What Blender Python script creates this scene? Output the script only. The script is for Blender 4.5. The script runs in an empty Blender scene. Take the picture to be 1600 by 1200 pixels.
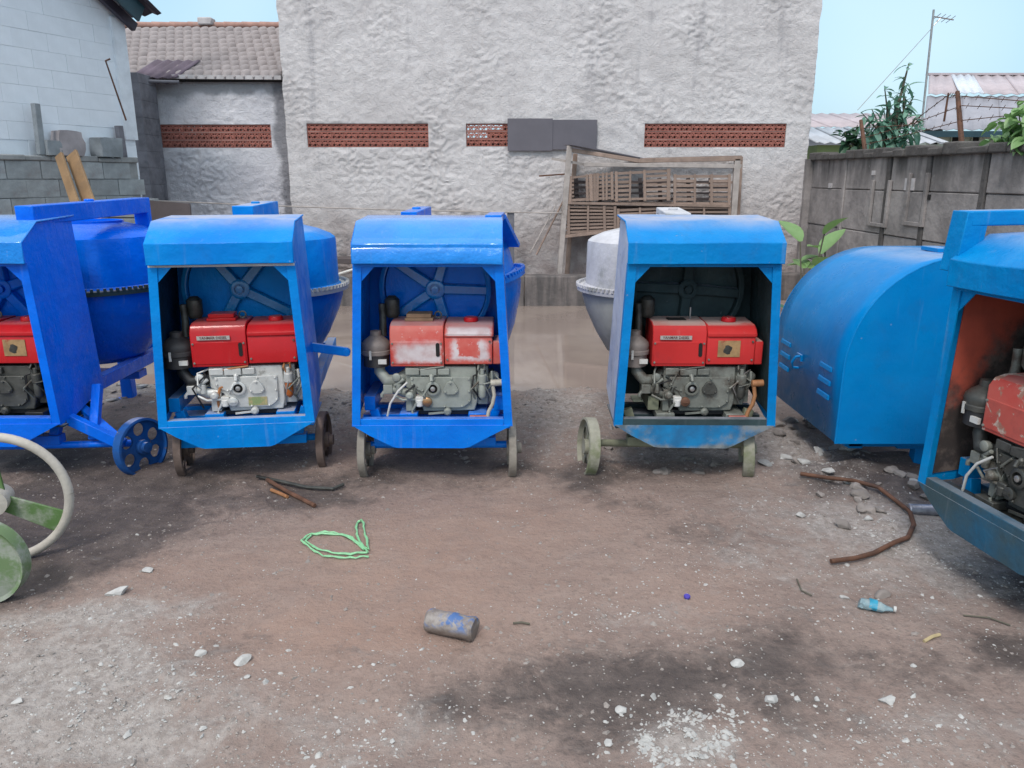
import bpy, math, random
from mathutils import Vector, Matrix, noise
R = math.radians
rnd = random.Random(7)
sc = bpy.context.scene
C = sc.collection

# ------------------------------------------------------------------ camera, sky, sun, exposure
CAM_H, PITCH, FPX = 1.55, R(15.0), 1200.0
cd = bpy.data.cameras.new("camera")
cam = bpy.data.objects.new("camera", cd)
C.objects.link(cam)
cam.location = (0, 0, CAM_H)
cam.rotation_euler = (R(90) - PITCH, 0, 0)
cd.sensor_width = 36.0
cd.lens = 36.0 * FPX / 1600.0
cd.clip_start = 0.05
cd.clip_end = 2000
sc.camera = cam

SUN_EL, SUN_AZ = R(52), R(200)      # azimuth the light comes from, clockwise from +Y
w = bpy.data.worlds.new("World")
sc.world = w
w.use_nodes = True
nt = w.node_tree
nt.nodes.clear()
out = nt.nodes.new("ShaderNodeOutputWorld")
sky = nt.nodes.new("ShaderNodeTexSky")
sky.sky_type = 'NISHITA'
sky.sun_disc = False
sky.sun_elevation = SUN_EL
sky.sun_rotation = SUN_AZ
sky.air_density = 1.0
sky.dust_density = 3.0
bg1 = nt.nodes.new("ShaderNodeBackground")
bg1.inputs[1].default_value = 0.055
nt.links.new(sky.outputs[0], bg1.inputs[0])
# thin bright overcast veil over the blue: brighter towards the zenith, even all the way round
tc = nt.nodes.new("ShaderNodeTexCoord")
sx = nt.nodes.new("ShaderNodeSeparateXYZ")
nt.links.new(tc.outputs['Generated'], sx.inputs[0])
rp = nt.nodes.new("ShaderNodeValToRGB")
rp.color_ramp.elements[0].position = 0.0
rp.color_ramp.elements[0].color = (0.20, 0.42, 0.56, 1)
rp.color_ramp.elements[1].position = 1.0
rp.color_ramp.elements[1].color = (1.28, 1.24, 1.20, 1)
e = rp.color_ramp.elements.new(0.22)
e.color = (0.235, 0.465, 0.62, 1)
nt.links.new(sx.outputs[2], rp.inputs[0])
cn = nt.nodes.new("ShaderNodeTexNoise")
cn.inputs['Scale'].default_value = 1.3
cn.inputs['Detail'].default_value = 3.0
nt.links.new(tc.outputs['Generated'], cn.inputs['Vector'])
cr = nt.nodes.new("ShaderNodeMapRange")
cr.inputs[1].default_value = 0.45; cr.inputs[2].default_value = 0.65
cr.inputs[3].default_value = 0.0; cr.inputs[4].default_value = 0.75
nt.links.new(cn.outputs[0], cr.inputs[0])
cm = nt.nodes.new("ShaderNodeMix"); cm.data_type = 'RGBA'
nt.links.new(cr.outputs[0], cm.inputs[0])
nt.links.new(rp.outputs[0], cm.inputs[6])
cm.inputs[7].default_value = (0.52, 0.68, 0.77, 1)
bg2 = nt.nodes.new("ShaderNodeBackground")
bg2.inputs[1].default_value = 0.78
nt.links.new(cm.outputs[2], bg2.inputs[0])
ad = nt.nodes.new("ShaderNodeAddShader")
nt.links.new(bg1.outputs[0], ad.inputs[0])
nt.links.new(bg2.outputs[0], ad.inputs[1])
nt.links.new(ad.outputs[0], out.inputs[0])

sl = bpy.data.lights.new("sun", 'SUN')
sl.energy = 1.15
sl.angle = R(11)
sl.color = (1.0, 0.96, 0.92)
sun = bpy.data.objects.new("sun", sl)
C.objects.link(sun)
sdir = Vector((math.sin(SUN_AZ) * math.cos(SUN_EL), math.cos(SUN_AZ) * math.cos(SUN_EL), math.sin(SUN_EL)))
sun.rotation_euler = sdir.to_track_quat('Z', 'Y').to_euler()
sun.location = (0, 0, 20)
vs = sc.view_settings
vs.view_transform = 'Standard'
vs.look = 'None'
vs.gamma = 1.0
vs.exposure = 0.42
vs.use_curve_mapping = False

# ------------------------------------------------------------------ helpers
def ray(px, py):
    u = (px - 800) / FPX; v = (600 - py) / FPX
    return Vector((u, math.cos(PITCH) + v * math.sin(PITCH), -math.sin(PITCH) + v * math.cos(PITCH)))
def G(px, py, z=0.0):
    d = ray(px, py); t = (z - CAM_H) / d.z
    return Vector((d.x * t, d.y * t, z))
def atY(px, py, Y):
    d = ray(px, py); t = Y / d.y
    return Vector((d.x * t, Y, CAM_H + d.z * t))

class MB:
    def __init__(s):
        s.v = []; s.f = []; s.m = []
    def add(s, vs, fs, m=0):
        b = len(s.v)
        s.v.extend([tuple(x) for x in vs])
        s.f.extend([tuple(i + b for i in f) for f in fs])
        s.m.extend([m] * len(fs))
        return s
    def box(s, x0, x1, y0, y1, z0, z1, m=0, M=None):
        vs = [Vector(p) for p in ((x0,y0,z0),(x1,y0,z0),(x1,y1,z0),(x0,y1,z0),(x0,y0,z1),(x1,y0,z1),(x1,y1,z1),(x0,y1,z1))]
        if M: vs = [M @ p for p in vs]
        return s.add(vs, [(0,3,2,1),(4,5,6,7),(0,1,5,4),(1,2,6,5),(2,3,7,6),(3,0,4,7)], m)
    def bar(s, p, q, w, h, m=0, up=(0,0,1)):
        p = Vector(p); q = Vector(q); d = (q - p)
        L = d.length; d.normalize(); u = Vector(up)
        r = d.cross(u)
        if r.length < 1e-4: r = d.cross(Vector((0,1,0)))
        r.normalize(); u = r.cross(d)
        vs = []
        for t in (p, q):
            for a, b in ((-1,-1),(1,-1),(1,1),(-1,1)):
                vs.append(t + r * (a * w / 2) + u * (b * h / 2))
        return s.add(vs, [(0,1,2,3),(7,6,5,4),(0,4,5,1),(1,5,6,2),(2,6,7,3),(3,7,4,0)], m)
    def ring_frame(s, d):
        d = d.normalized()
        a = Vector((0,0,1)) if abs(d.z) < 0.9 else Vector((1,0,0))
        r = d.cross(a).normalized(); u = r.cross(d)
        return r, u
    def tube(s, pts, rad, n=10, m=0, cap=True):
        pts = [Vector(p) for p in pts]
        rads = rad if isinstance(rad, (list, tuple)) else [rad] * len(pts)
        vs = []; fs = []
        r0 = None
        for i, p in enumerate(pts):
            if i == 0: d = pts[1] - p
            elif i == len(pts) - 1: d = p - pts[i-1]
            else: d = (pts[i+1] - p).normalized() + (p - pts[i-1]).normalized()
            if d.length < 1e-9: d = Vector((0,0,1))
            d.normalize()
            if r0 is None: r0, u0 = s.ring_frame(d)
            else:
                r0 = (r0 - d * r0.dot(d))
                if r0.length < 1e-6: r0, u0 = s.ring_frame(d)
                r0.normalize(); u0 = r0.cross(d)
            for k in range(n):
                a = 2 * math.pi * k / n
                vs.append(p + (r0 * math.cos(a) + u0 * math.sin(a)) * rads[i])
        for i in range(len(pts) - 1):
            for k in range(n):
                k2 = (k + 1) % n
                fs.append((i*n+k, i*n+k2, (i+1)*n+k2, (i+1)*n+k))
        if cap:
            fs.append(tuple(range(n))[::-1]); fs.append(tuple((len(pts)-1)*n + k for k in range(n)))
        return s.add(vs, fs, m)
    def lathe(s, prof, n=32, M=None, m=0, cap=True):
        vs = []; fs = []
        for (r, z) in prof:
            for k in range(n):
                a = 2 * math.pi * k / n
                p = Vector((r * math.cos(a), r * math.sin(a), z))
                vs.append(M @ p if M else p)
        for i in range(len(prof) - 1):
            for k in range(n):
                k2 = (k + 1) % n
                fs.append((i*n+k, i*n+k2, (i+1)*n+k2, (i+1)*n+k))
        if cap:
            fs.append(tuple(range(n))[::-1]); fs.append(tuple((len(prof)-1)*n + k for k in range(n)))
        return s.add(vs, fs, m)
    def prism(s, a, b, m=0):
        n = len(a)
        return s.add(list(a) + list(b), [tuple(range(n)), tuple(range(2*n-1, n-1, -1))] +
                     [(i, i + n, (i+1) % n + n, (i+1) % n) for i in range(n)], m)
    def build(s, name, mats, parent=None, smooth=True, bevel=0, angle=38, solid=0):
        me = bpy.data.meshes.new(name)
        me.from_pydata(s.v, [], s.f)
        if not isinstance(mats, (list, tuple)): mats = [mats]
        for x in mats: me.materials.append(x)
        if len(mats) > 1: me.polygons.foreach_set('material_index', s.m)
        import bmesh
        bm = bmesh.new(); bm.from_mesh(me)
        bmesh.ops.recalc_face_normals(bm, faces=bm.faces)
        bm.to_mesh(me); bm.free()
        if smooth:
            me.shade_smooth(); me.set_sharp_from_angle(angle=R(angle))
        me.update()
        o = bpy.data.objects.new(name, me)
        C.objects.link(o)
        if parent: o.parent = parent
        if bevel:
            b = o.modifiers.new("bevel", 'BEVEL'); b.width = bevel; b.segments = 2; b.limit_method = 'ANGLE'; b.angle_limit = R(40)
        return o
def tag(o, label=None, cat=None, group=None, kind=None):
    if label: o['label'] = label
    if cat: o['category'] = cat
    if group: o['group'] = group
    if kind: o['kind'] = kind
    return o
def empty(name, loc=(0,0,0), rz=0, **k):
    o = bpy.data.objects.new(name, None); C.objects.link(o)
    o.empty_display_size = 0.1
    o.location = loc; o.rotation_euler = (0,0,rz)
    return tag(o, **k)
def inst(name, me, parent, loc, rot=(0,0,0), scale=(1,1,1)):
    o = bpy.data.objects.new(name, me); C.objects.link(o)
    o.parent = parent; o.location = loc; o.rotation_euler = rot; o.scale = scale
    return o
def N3(x, y, z=0.0): return noise.noise(Vector((x, y, z)))
def fbm(x, y, z=0.0, o=4): 
    a = 1.0; t = 0.0
    for i in range(o):
        t += a * noise.noise(Vector((x, y, z))); x *= 2.03; y *= 2.03; z *= 2.03; a *= 0.5
    return t

# ------------------------------------------------------------------ materials
class NT:
    def __init__(s, name):
        s.mat = bpy.data.materials.new(name); s.mat.use_nodes = True
        s.n = s.mat.node_tree.nodes; s.l = s.mat.node_tree.links
        s.n.clear()
        s.out = s.n.new("ShaderNodeOutputMaterial"); s.b = s.n.new("ShaderNodeBsdfPrincipled")
        s.l.new(s.b.outputs[0], s.out.inputs[0])
        s.tc = s.n.new("ShaderNodeTexCoord")
        s.co = s.tc.outputs['Object']
    def set(s, sock, v):
        if hasattr(v, 'is_linked') or hasattr(v, 'links'): s.l.new(v, sock)
        elif isinstance(v, (tuple, list)) and len(v) == 3 and sock.type == 'RGBA': sock.default_value = (*v, 1)
        else: sock.default_value = v
    def noise(s, scale, detail=4, rough=0.55, vec=None, dist=0.0):
        n = s.n.new("ShaderNodeTexNoise")
        n.inputs['Scale'].default_value = scale; n.inputs['Detail'].default_value = detail
        n.inputs['Roughness'].default_value = rough; n.inputs['Distortion'].default_value = dist
        s.l.new(vec or s.co, n.inputs['Vector']); return n.outputs[0]
    def vor(s, scale, feat='F1', vec=None, out=0):
        n = s.n.new("ShaderNodeTexVoronoi"); n.feature = feat
        n.inputs['Scale'].default_value = scale
        s.l.new(vec or s.co, n.inputs['Vector']); return n.outputs[out]
    def scaled(s, x, y, z, vec=None):
        n = s.n.new("ShaderNodeMapping"); n.inputs['Scale'].default_value = (x, y, z)
        s.l.new(vec or s.co, n.inputs[0]); return n.outputs[0]
    def ramp(s, v, a, b, lo=0.0, hi=1.0):
        n = s.n.new("ShaderNodeMapRange"); n.interpolation_type = 'SMOOTHSTEP'
        s.set(n.inputs[0], v)
        n.inputs[1].default_value = a; n.inputs[2].default_value = b
        n.inputs[3].default_value = lo; n.inputs[4].default_value = hi; return n.outputs[0]
    def math(s, op, a, b=0.0):
        n = s.n.new("ShaderNodeMath"); n.operation = op
        s.set(n.inputs[0], a); s.set(n.inputs[1], b); return n.outputs[0]
    def mix(s, f, a, b, mode='MIX'):
        n = s.n.new("ShaderNodeMix"); n.data_type = 'RGBA'; n.blend_type = mode
        s.set(n.inputs[0], f); s.set(n.inputs[6], a); s.set(n.inputs[7], b); return n.outputs[2]
    def bump(s, h, dist=0.01, strength=0.6, nrm=None):
        n = s.n.new("ShaderNodeBump"); n.inputs['Distance'].default_value = dist
        n.inputs['Strength'].default_value = strength
        s.l.new(h, n.inputs['Height'])
        if nrm: s.l.new(nrm, n.inputs['Normal'])
        return n.outputs[0]
    def rand(s):
        return s.n.new("ShaderNodeObjectInfo").outputs['Random']
    def nz(s):
        g = s.n.new("ShaderNodeNewGeometry"); x = s.n.new("ShaderNodeSeparateXYZ")
        s.l.new(g.outputs['Normal'], x.inputs[0]); return x.outputs[2]
    def sep(s, i):
        x = s.n.new("ShaderNodeSeparateXYZ"); s.l.new(s.co, x.inputs[0]); return x.outputs[i]
    def fin(s, col=None, rough=None, nrm=None, metal=None, **k):
        if col is not None: s.set(s.b.inputs['Base Color'], col)
        if rough is not None: s.set(s.b.inputs['Roughness'], rough)
        if metal is not None: s.set(s.b.inputs['Metallic'], metal)
        if nrm is not None: s.l.new(nrm, s.b.inputs['Normal'])
        for kk, v in k.items(): s.set(s.b.inputs[kk], v)
        return s.mat

def paint(name, c, c2=None, wear=(0.25,0.23,0.22), wear_at=0.72, dust=(0.42,0.42,0.47), dust_amt=0.5, rough=0.35, seed=0.0, drips=0.0, coat=0.0, bump=0.5, grime=0.35, spec=0.14):
    s = NT(name)
    mp = s.n.new("ShaderNodeMapping"); mp.inputs['Location'].default_value = (seed, seed*0.7, seed*1.3)
    s.l.new(s.tc.outputs['Object'], mp.inputs[0]); s.co = mp.outputs[0]
    c2 = c2 or tuple(x * 0.75 for x in c)
    col = s.mix(s.ramp(s.noise(3.2, 5), 0.35, 0.65), c, c2)
    # grime rubbed into corners and low down
    g = s.ramp(s.noise(7.0, 6, 0.7), 0.5, 0.78, 0, grime)
    col = s.mix(g, col, (0.035, 0.04, 0.045))
    # dry dust lying on what faces up
    up = s.ramp(s.nz(), 0.90, 1.0)
    d = s.math('MULTIPLY', up, s.ramp(s.noise(4.5, 6, 0.65), 0.28, 0.62, 0.25, 1.0))
    d = s.math('MULTIPLY', d, dust_amt)
    col = s.mix(d, col, dust)
    # chips and scuffs
    wv = s.noise(11.0, 8, 0.72, dist=0.6)
    wf = s.ramp(wv, wear_at, wear_at + 0.03)
    wc = s.mix(s.ramp(s.noise(25, 3), 0.4, 0.6), wear, tuple(x*0.5 for x in (wear[0]*1.2, wear[1]*0.8, wear[2]*0.7)))
    col = s.mix(wf, col, wc)
    streak = s.noise(1.0, 4, 0.6, vec=s.scaled(22, 22, 1.6))
    col = s.mix(s.ramp(streak, 0.60, 0.78, 0, 0.12), col, dust)
    scf = s.math('MULTIPLY', s.ramp(s.noise(1.0, 7, 0.75, vec=s.scaled(40, 40, 12)), 0.66, 0.74), s.ramp(s.noise(2.6, 4), 0.45, 0.62, 0, 0.55))
    col = s.mix(scf, col, dust)
    vs_ = s.vor(38); vc_ = s.n.new("ShaderNodeSeparateColor"); s.l.new(s.vor(38, out=1), vc_.inputs[0])
    spl = s.math('MULTIPLY', s.ramp(vs_, 0.20, 0.12), s.ramp(vc_.outputs[0], 0.985, 0.995, 0, 0.25))
    col = s.mix(spl, col, (0.45, 0.45, 0.47))
    rg = s.math('ADD', s.ramp(s.noise(9, 5), 0.3, 0.7, rough*0.7, rough*1.35), s.math('MULTIPLY', s.math('MAXIMUM', d, wf), 0.45))
    h = s.math('ADD', s.noise(16, 4, 0.6), s.math('MULTIPLY', s.noise(2.4, 2, 0.5), 5.5))
    h = s.math('ADD', h, s.math('MULTIPLY', s.noise(1.0, 3, 0.6, vec=s.scaled(60, 60, 9)), 0.25))
    n = s.bump(h, 0.012, bump)
    return s.fin(col, rg, n, **{'Specular IOR Level': spec}, **({'Coat Weight': coat, 'Coat Roughness': 0.05} if coat else {}))

def plain(name, c, rough=0.6, metal=0.0, var=0.25, scale=12, bump=0.3, dist=0.004, other=None, oamt=(0.55,0.75), piece=0.0):
    s = NT(name)
    col = s.mix(s.ramp(s.noise(scale, 6, 0.65), 0.3, 0.7), c, tuple(x * (1 - var) for x in c))
    if other: col = s.mix(s.ramp(s.noise(scale * 0.45, 6, 0.7), *oamt), col, other)
    if piece:
        r = s.rand()
        col = s.mix(s.math('MULTIPLY', r, piece), col, tuple(x * 0.45 for x in c))
    return s.fin(col, rough, s.bump(s.noise(scale * 3, 5, 0.65), dist, bump), metal)

M = {}
M['blue_m1'] = paint('royal_blue_paint', (0.0, 0.155, 0.80), (0.0, 0.13, 0.72), wear_at=0.82, dust_amt=0.22, rough=0.25, seed=1, coat=0.15, grime=0.12)
M['wheel_m1'] = paint('grubby_blue_wheel_paint', (0.01, 0.10, 0.36), (0.02, 0.07, 0.22), wear=(0.2,0.18,0.17), wear_at=0.62, dust_amt=0.8, rough=0.6, seed=6, grime=0.7)
M['blue_m2'] = paint('dusty_azure_paint', (0.0, 0.235, 0.68), (0.0, 0.185, 0.60), wear_at=0.76, dust_amt=0.9, rough=0.42, seed=9, grime=0.2)
M['blue_m3'] = paint('glossy_cobalt_paint', (0.0, 0.19, 0.74), (0.0, 0.15, 0.68), wear_at=0.84, dust_amt=0.35, rough=0.2, seed=17, coat=0.2, bump=0.6, grime=0.12)
M['cowl_m3'] = paint('wet_looking_cobalt_paint', (0.0, 0.235, 0.74), (0.0, 0.20, 0.68), wear_at=0.84, dust_amt=0.35, rough=0.16, seed=19, coat=0.9, bump=1.0, grime=0.08, spec=0.2)
M['blue_m4'] = paint('scuffed_azure_paint', (0.001, 0.22, 0.56), (0.001, 0.19, 0.52), wear=(0.42,0.42,0.46), wear_at=0.665, dust_amt=0.95, rough=0.42, seed=25, grime=0.22)
M['side_m4'] = paint('rubbed_pale_blue_paint', (0.52, 0.55, 0.63), (0.40, 0.46, 0.60), wear=(0.01,0.17,0.48), wear_at=0.64, dust_amt=0.8, rough=0.55, seed=31, grime=0.25)
M['blue_m5'] = paint('smooth_hood_blue_paint', (0.001, 0.22, 0.56), (0.001, 0.20, 0.53), wear_at=0.83, dust_amt=0.5, rough=0.35, seed=40, coat=0.08, bump=0.2, grime=0.15)
M['blue_m6'] = paint('weathered_hood_blue_paint', (0.001, 0.23, 0.55), (0.001, 0.19, 0.50), wear=(0.38,0.38,0.42), wear_at=0.70, dust_amt=0.6, rough=0.4, seed=52, grime=0.25)
M['pulley_m2'] = paint('azure_pulley_paint', (0.0, 0.20, 0.50), (0.0, 0.16, 0.42), wear_at=0.75, dust_amt=0.5, rough=0.3, seed=11, spec=0.6, coat=0.4, grime=0.15)
M['pulley_m3'] = paint('wet_blue_pulley_paint', (0.0, 0.19, 0.56), (0.0, 0.15, 0.48), wear_at=0.78, dust_amt=0.4, rough=0.2, seed=12, spec=0.6, coat=0.8, grime=0.15)
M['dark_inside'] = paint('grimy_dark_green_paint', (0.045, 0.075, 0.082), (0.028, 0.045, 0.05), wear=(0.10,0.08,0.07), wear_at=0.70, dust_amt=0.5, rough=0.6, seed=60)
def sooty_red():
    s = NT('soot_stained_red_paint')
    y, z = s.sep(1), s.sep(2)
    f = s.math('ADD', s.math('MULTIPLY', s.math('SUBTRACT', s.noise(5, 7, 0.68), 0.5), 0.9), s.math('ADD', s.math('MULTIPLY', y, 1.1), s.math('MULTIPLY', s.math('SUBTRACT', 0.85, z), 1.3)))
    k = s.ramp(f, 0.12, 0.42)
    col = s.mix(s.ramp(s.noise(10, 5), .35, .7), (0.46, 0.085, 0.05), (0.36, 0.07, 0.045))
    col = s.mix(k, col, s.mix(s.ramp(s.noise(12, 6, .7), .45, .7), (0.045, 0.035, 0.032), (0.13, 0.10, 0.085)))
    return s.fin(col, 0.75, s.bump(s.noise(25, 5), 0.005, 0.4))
M['red_inside'] = sooty_red()
M['lining_m2'] = paint('shaded_navy_lining', (0.006, 0.035, 0.09), (0.004, 0.02, 0.05), wear=(0.02,0.08,0.2), wear_at=0.72, dust_amt=0.3, rough=0.5, seed=63)  # navy painted darker to stand in for the shade inside the engine bay
M['apron_m6'] = paint('oily_grey_apron_paint', (0.05, 0.085, 0.10), (0.02, 0.11, 0.20), wear=(0.03,0.03,0.03), wear_at=0.68, dust_amt=0.3, rough=0.45, seed=77, grime=0.5)
M['apron_m4'] = paint('worn_apron_paint', (0.004, 0.17, 0.42), (0.08, 0.15, 0.21), wear=(0.12,0.12,0.11), wear_at=0.57, dust_amt=0.6, rough=0.55, seed=81, grime=0.8)
def apron4():
    s = NT('grime_faded_apron_paint')
    x = s.sep(0)
    f = s.math('ADD', s.math('MULTIPLY', s.math('ABSOLUTE', s.math('ADD', x, 0.05)), 2.2), s.math('MULTIPLY', s.math('SUBTRACT', s.noise(7, 7, 0.7), 0.5), 2.0))
    z = s.sep(2); f = s.math('ADD', f, s.ramp(z, 0.17, 0.13, 0, 0.5))
    col = s.mix(s.ramp(s.noise(9, 5), .35, .65), (0.0, 0.20, 0.46), (0.01, 0.13, 0.30))
    col = s.mix(s.ramp(f, 0.30, 0.85, 0, 0.9), col, s.mix(s.ramp(s.noise(15, 5), .4, .6), (0.11, 0.13, 0.125), (0.24, 0.25, 0.24)))
    return s.fin(col, 0.6, s.bump(s.noise(30, 5), 0.004, 0.4))
M['apron_m4'] = apron4()
M['drum_cement'] = plain('cement_crusted_steel', (0.60, 0.60, 0.63), 0.8, var=0.25, scale=6, other=(0.30,0.31,0.30), oamt=(0.5,0.7), bump=0.5, dist=0.01)
M['drum_low'] = plain('dull_cream_steel', (0.55, 0.55, 0.50), 0.7, var=0.3, scale=5, other=(0.22,0.23,0.22))
M['red'] = paint('engine_red_paint', (0.52, 0.016, 0.022), (0.44, 0.014, 0.018), wear=(0.30,0.25,0.24), wear_at=0.74, dust=(0.40,0.24,0.23), dust_amt=0.55, rough=0.32, seed=3, bump=0.1, grime=0.3, coat=0.2)
M['red_worn'] = paint('peeling_red_paint', (0.46, 0.05, 0.035), (0.52, 0.12, 0.09), wear=(0.58,0.54,0.54), wear_at=0.49, dust=(0.46,0.36,0.36), dust_amt=0.6, rough=0.45, seed=5, bump=0.15, grime=0.4)
def worn_red():
    s = NT('peeling_red_white_paint')
    x, z = s.sep(0), s.sep(2)
    ns = s.math('MULTIPLY', s.math('SUBTRACT', s.noise(14, 7, 0.7), 0.5), 0.10)
    xn = s.math('ADD', x, ns); zn = s.math('ADD', z, s.math('MULTIPLY', ns, -0.8))
    def win(v, a0, a1, b0, b1): return s.math('MULTIPLY', s.ramp(v, a0, a1), s.ramp(v, b1, b0))
    hop = s.math('MULTIPLY', win(xn, -0.225, -0.17, 0.035, 0.055), win(zn, 0.57, 0.60, 0.655, 0.72))
    tk = s.math('MULTIPLY', win(xn, 0.08, 0.12, 0.27, 0.32), win(zn, 0.58, 0.61, 0.68, 0.72))
    sq = s.math('MULTIPLY', win(xn, 0.135, 0.15, 0.235, 0.25), win(zn, 0.605, 0.62, 0.71, 0.74))
    tk = s.math('MULTIPLY', tk, s.math('SUBTRACT', 1.0, sq))
    lid = s.math('MULTIPLY', win(xn, 0.07, 0.09, 0.30, 0.33), win(z, 0.728, 0.735, 0.765, 0.78))
    f = s.math('MAXIMUM', s.math('MAXIMUM', hop, tk), lid)
    col = s.mix(s.ramp(s.noise(9, 5), .35, .65), (0.50, 0.055, 0.04), (0.52, 0.11, 0.085))
    col = s.mix(s.math('MULTIPLY', f, 0.92), col, s.mix(s.ramp(s.noise(18, 5), .4, .7), (0.60, 0.56, 0.57), (0.50, 0.40, 0.40)))
    chip = s.ramp(s.noise(30, 7, 0.75), 0.62, 0.66); col = s.mix(s.math('MULTIPLY', chip, 0.7), col, (0.58, 0.50, 0.48))
    up = s.math('MULTIPLY', s.ramp(s.nz(), 0.5, 1.0), s.ramp(s.noise(8, 5), .3, .7, .5, 1)); col = s.mix(s.math('MULTIPLY', up, 0.8), col, (0.42, 0.32, 0.32))
    return s.fin(col, 0.5, s.bump(s.noise(40, 5), 0.003, 0.3))
M['red_worn'] = worn_red()
M['red_m4'] = paint('dusty_scarlet_paint', (0.55, 0.035, 0.035), (0.48, 0.03, 0.03), wear=(0.40,0.33,0.30), wear_at=0.70, dust=(0.45,0.36,0.32), dust_amt=0.95, rough=0.4, seed=13, bump=0.1, grime=0.3)
M['red_m6'] = paint('faded_red_white_paint', (0.42, 0.045, 0.035), (0.46, 0.10, 0.08), wear=(0.52,0.42,0.36), wear_at=0.565, dust=(0.42,0.26,0.24), dust_amt=0.7, rough=0.45, seed=23, bump=0.15, grime=0.5)
M['alu'] = plain('cast_aluminium_painted', (0.62, 0.62, 0.60), 0.42, 0.25, 0.2, 14, 0.3, other=(0.20,0.19,0.17), oamt=(0.60,0.75))
M['grey_block'] = plain('grey_green_casting', (0.33, 0.35, 0.31), 0.5, 0.1, 0.3, 10, 0.4, other=(0.15,0.13,0.11), oamt=(0.58,0.74))
M['grey_dirty'] = plain('oily_grey_casting', (0.24, 0.25, 0.22), 0.5, 0.15, 0.45, 9, 0.5, other=(0.075,0.055,0.042), oamt=(0.45,0.62))
M['soot'] = plain('sooty_oily_casting', (0.10, 0.10, 0.09), 0.45, 0.3, 0.5, 9, 0.5, other=(0.02,0.018,0.016), oamt=(0.50,0.66))
M['black'] = plain('black_rubber', (0.018, 0.018, 0.02), 0.5, 0, 0.3, 10, 0.3, other=(0.06,0.055,0.05), oamt=(0.55,0.8))
M['hole'] = plain('unlit_recess', (0.012, 0.011, 0.011), 0.9, 0, 0.1, 10, 0.1)
M['steel'] = plain('bare_worn_steel', (0.42, 0.41, 0.40), 0.38, 0.7, 0.3, 20, 0.2)
M['white_part'] = plain('chalky_white_plastic', (0.62, 0.61, 0.58), 0.6, 0, 0.2, 20, 0.2, other=(0.3,0.27,0.22))
M['brass'] = plain('dull_brass', (0.48, 0.28, 0.15), 0.35, 0.8, 0.3, 30, 0.2)
M['orange'] = plain('orange_fuel_bowl', (0.42, 0.11, 0.02), 0.25, 0, 0.25, 20, 0.1)
M['orange_hose'] = plain('perished_orange_hose', (0.42, 0.17, 0.06), 0.5, 0, 0.3, 20, 0.1)
M['air_black'] = plain('dusty_black_canister', (0.05, 0.048, 0.05), 0.55, 0.1, 0.3, 9, 0.3, other=(0.16,0.15,0.14), oamt=(0.5,0.8))
M['air_grey'] = plain('dusty_grey_canister', (0.26, 0.22, 0.20), 0.6, 0.1, 0.35, 9, 0.3, other=(0.11,0.09,0.08), oamt=(0.5,0.75))
M['cardboard'] = plain('weathered_brown_block', (0.32, 0.20, 0.12), 0.8, 0, 0.35, 14, 0.4)
M['handle_orange'] = plain('rusty_orange_handle', (0.42, 0.19, 0.08), 0.6, 0.1, 0.35, 14, 0.4)
M['handle_cream'] = plain('cream_crank_paint', (0.50, 0.46, 0.38), 0.5, 0.0, 0.3, 14, 0.3)
M['handle_red'] = plain('pinkish_red_lever', (0.42, 0.14, 0.11), 0.6, 0.0, 0.3, 14, 0.3)
M['plate'] = plain('brushed_nameplate', (0.60, 0.58, 0.55), 0.35, 0.5, 0.2, 30, 0.1)
M['ink'] = plain('dark_red_lettering', (0.10, 0.02, 0.02), 0.5, 0, 0.1, 10, 0.05)
M['decal'] = plain('stained_tan_sticker', (0.42, 0.26, 0.12), 0.5, 0, 0.4, 22, 0.1, other=(0.30,0.05,0.03), oamt=(0.58,0.68))
M['decal_g'] = plain('tan_green_data_label', (0.45, 0.36, 0.18), 0.5, 0, 0.3, 40, 0.1, other=(0.22,0.28,0.12), oamt=(0.5,0.6))
M['rust'] = plain('rusty_iron', (0.16, 0.075, 0.045), 0.8, 0.1, 0.5, 16, 0.5, other=(0.06,0.035,0.028), oamt=(0.5,0.7))
M['rust_wheel'] = plain('mud_rust_wheel', (0.17, 0.12, 0.10), 0.85, 0.0, 0.4, 10, 0.6, other=(0.09,0.055,0.04), oamt=(0.5,0.7))
M['cement_wheel'] = plain('cement_dusted_wheel', (0.30, 0.27, 0.23), 0.9, 0.0, 0.3, 12, 0.7, other=(0.15,0.13,0.11), oamt=(0.55,0.75))
M['moss_wheel'] = plain('mossy_cream_wheel', (0.36, 0.35, 0.28), 0.9, 0.0, 0.3, 9, 0.7, other=(0.17,0.19,0.10), oamt=(0.48,0.66))
M['moss_axle'] = plain('mossy_steel_axle', (0.27, 0.28, 0.19), 0.9, 0.0, 0.35, 9, 0.6, other=(0.13,0.13,0.09), oamt=(0.5,0.7))
M['cream_rim'] = plain('chipped_cream_rim', (0.50, 0.46, 0.40), 0.7, 0.0, 0.2, 14, 0.5, other=(0.07,0.06,0.05), oamt=(0.59,0.66))
M['green_spoke'] = plain('green_painted_spoke', (0.10, 0.19, 0.055), 0.6, 0.0, 0.2, 8, 0.4, other=(0.36,0.37,0.32), oamt=(0.46,0.66))
M['grey_green'] = plain('grey_green_disc_paint', (0.30, 0.33, 0.27), 0.7, 0.0, 0.2, 7, 0.4, other=(0.13,0.20,0.09), oamt=(0.50,0.60))

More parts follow.
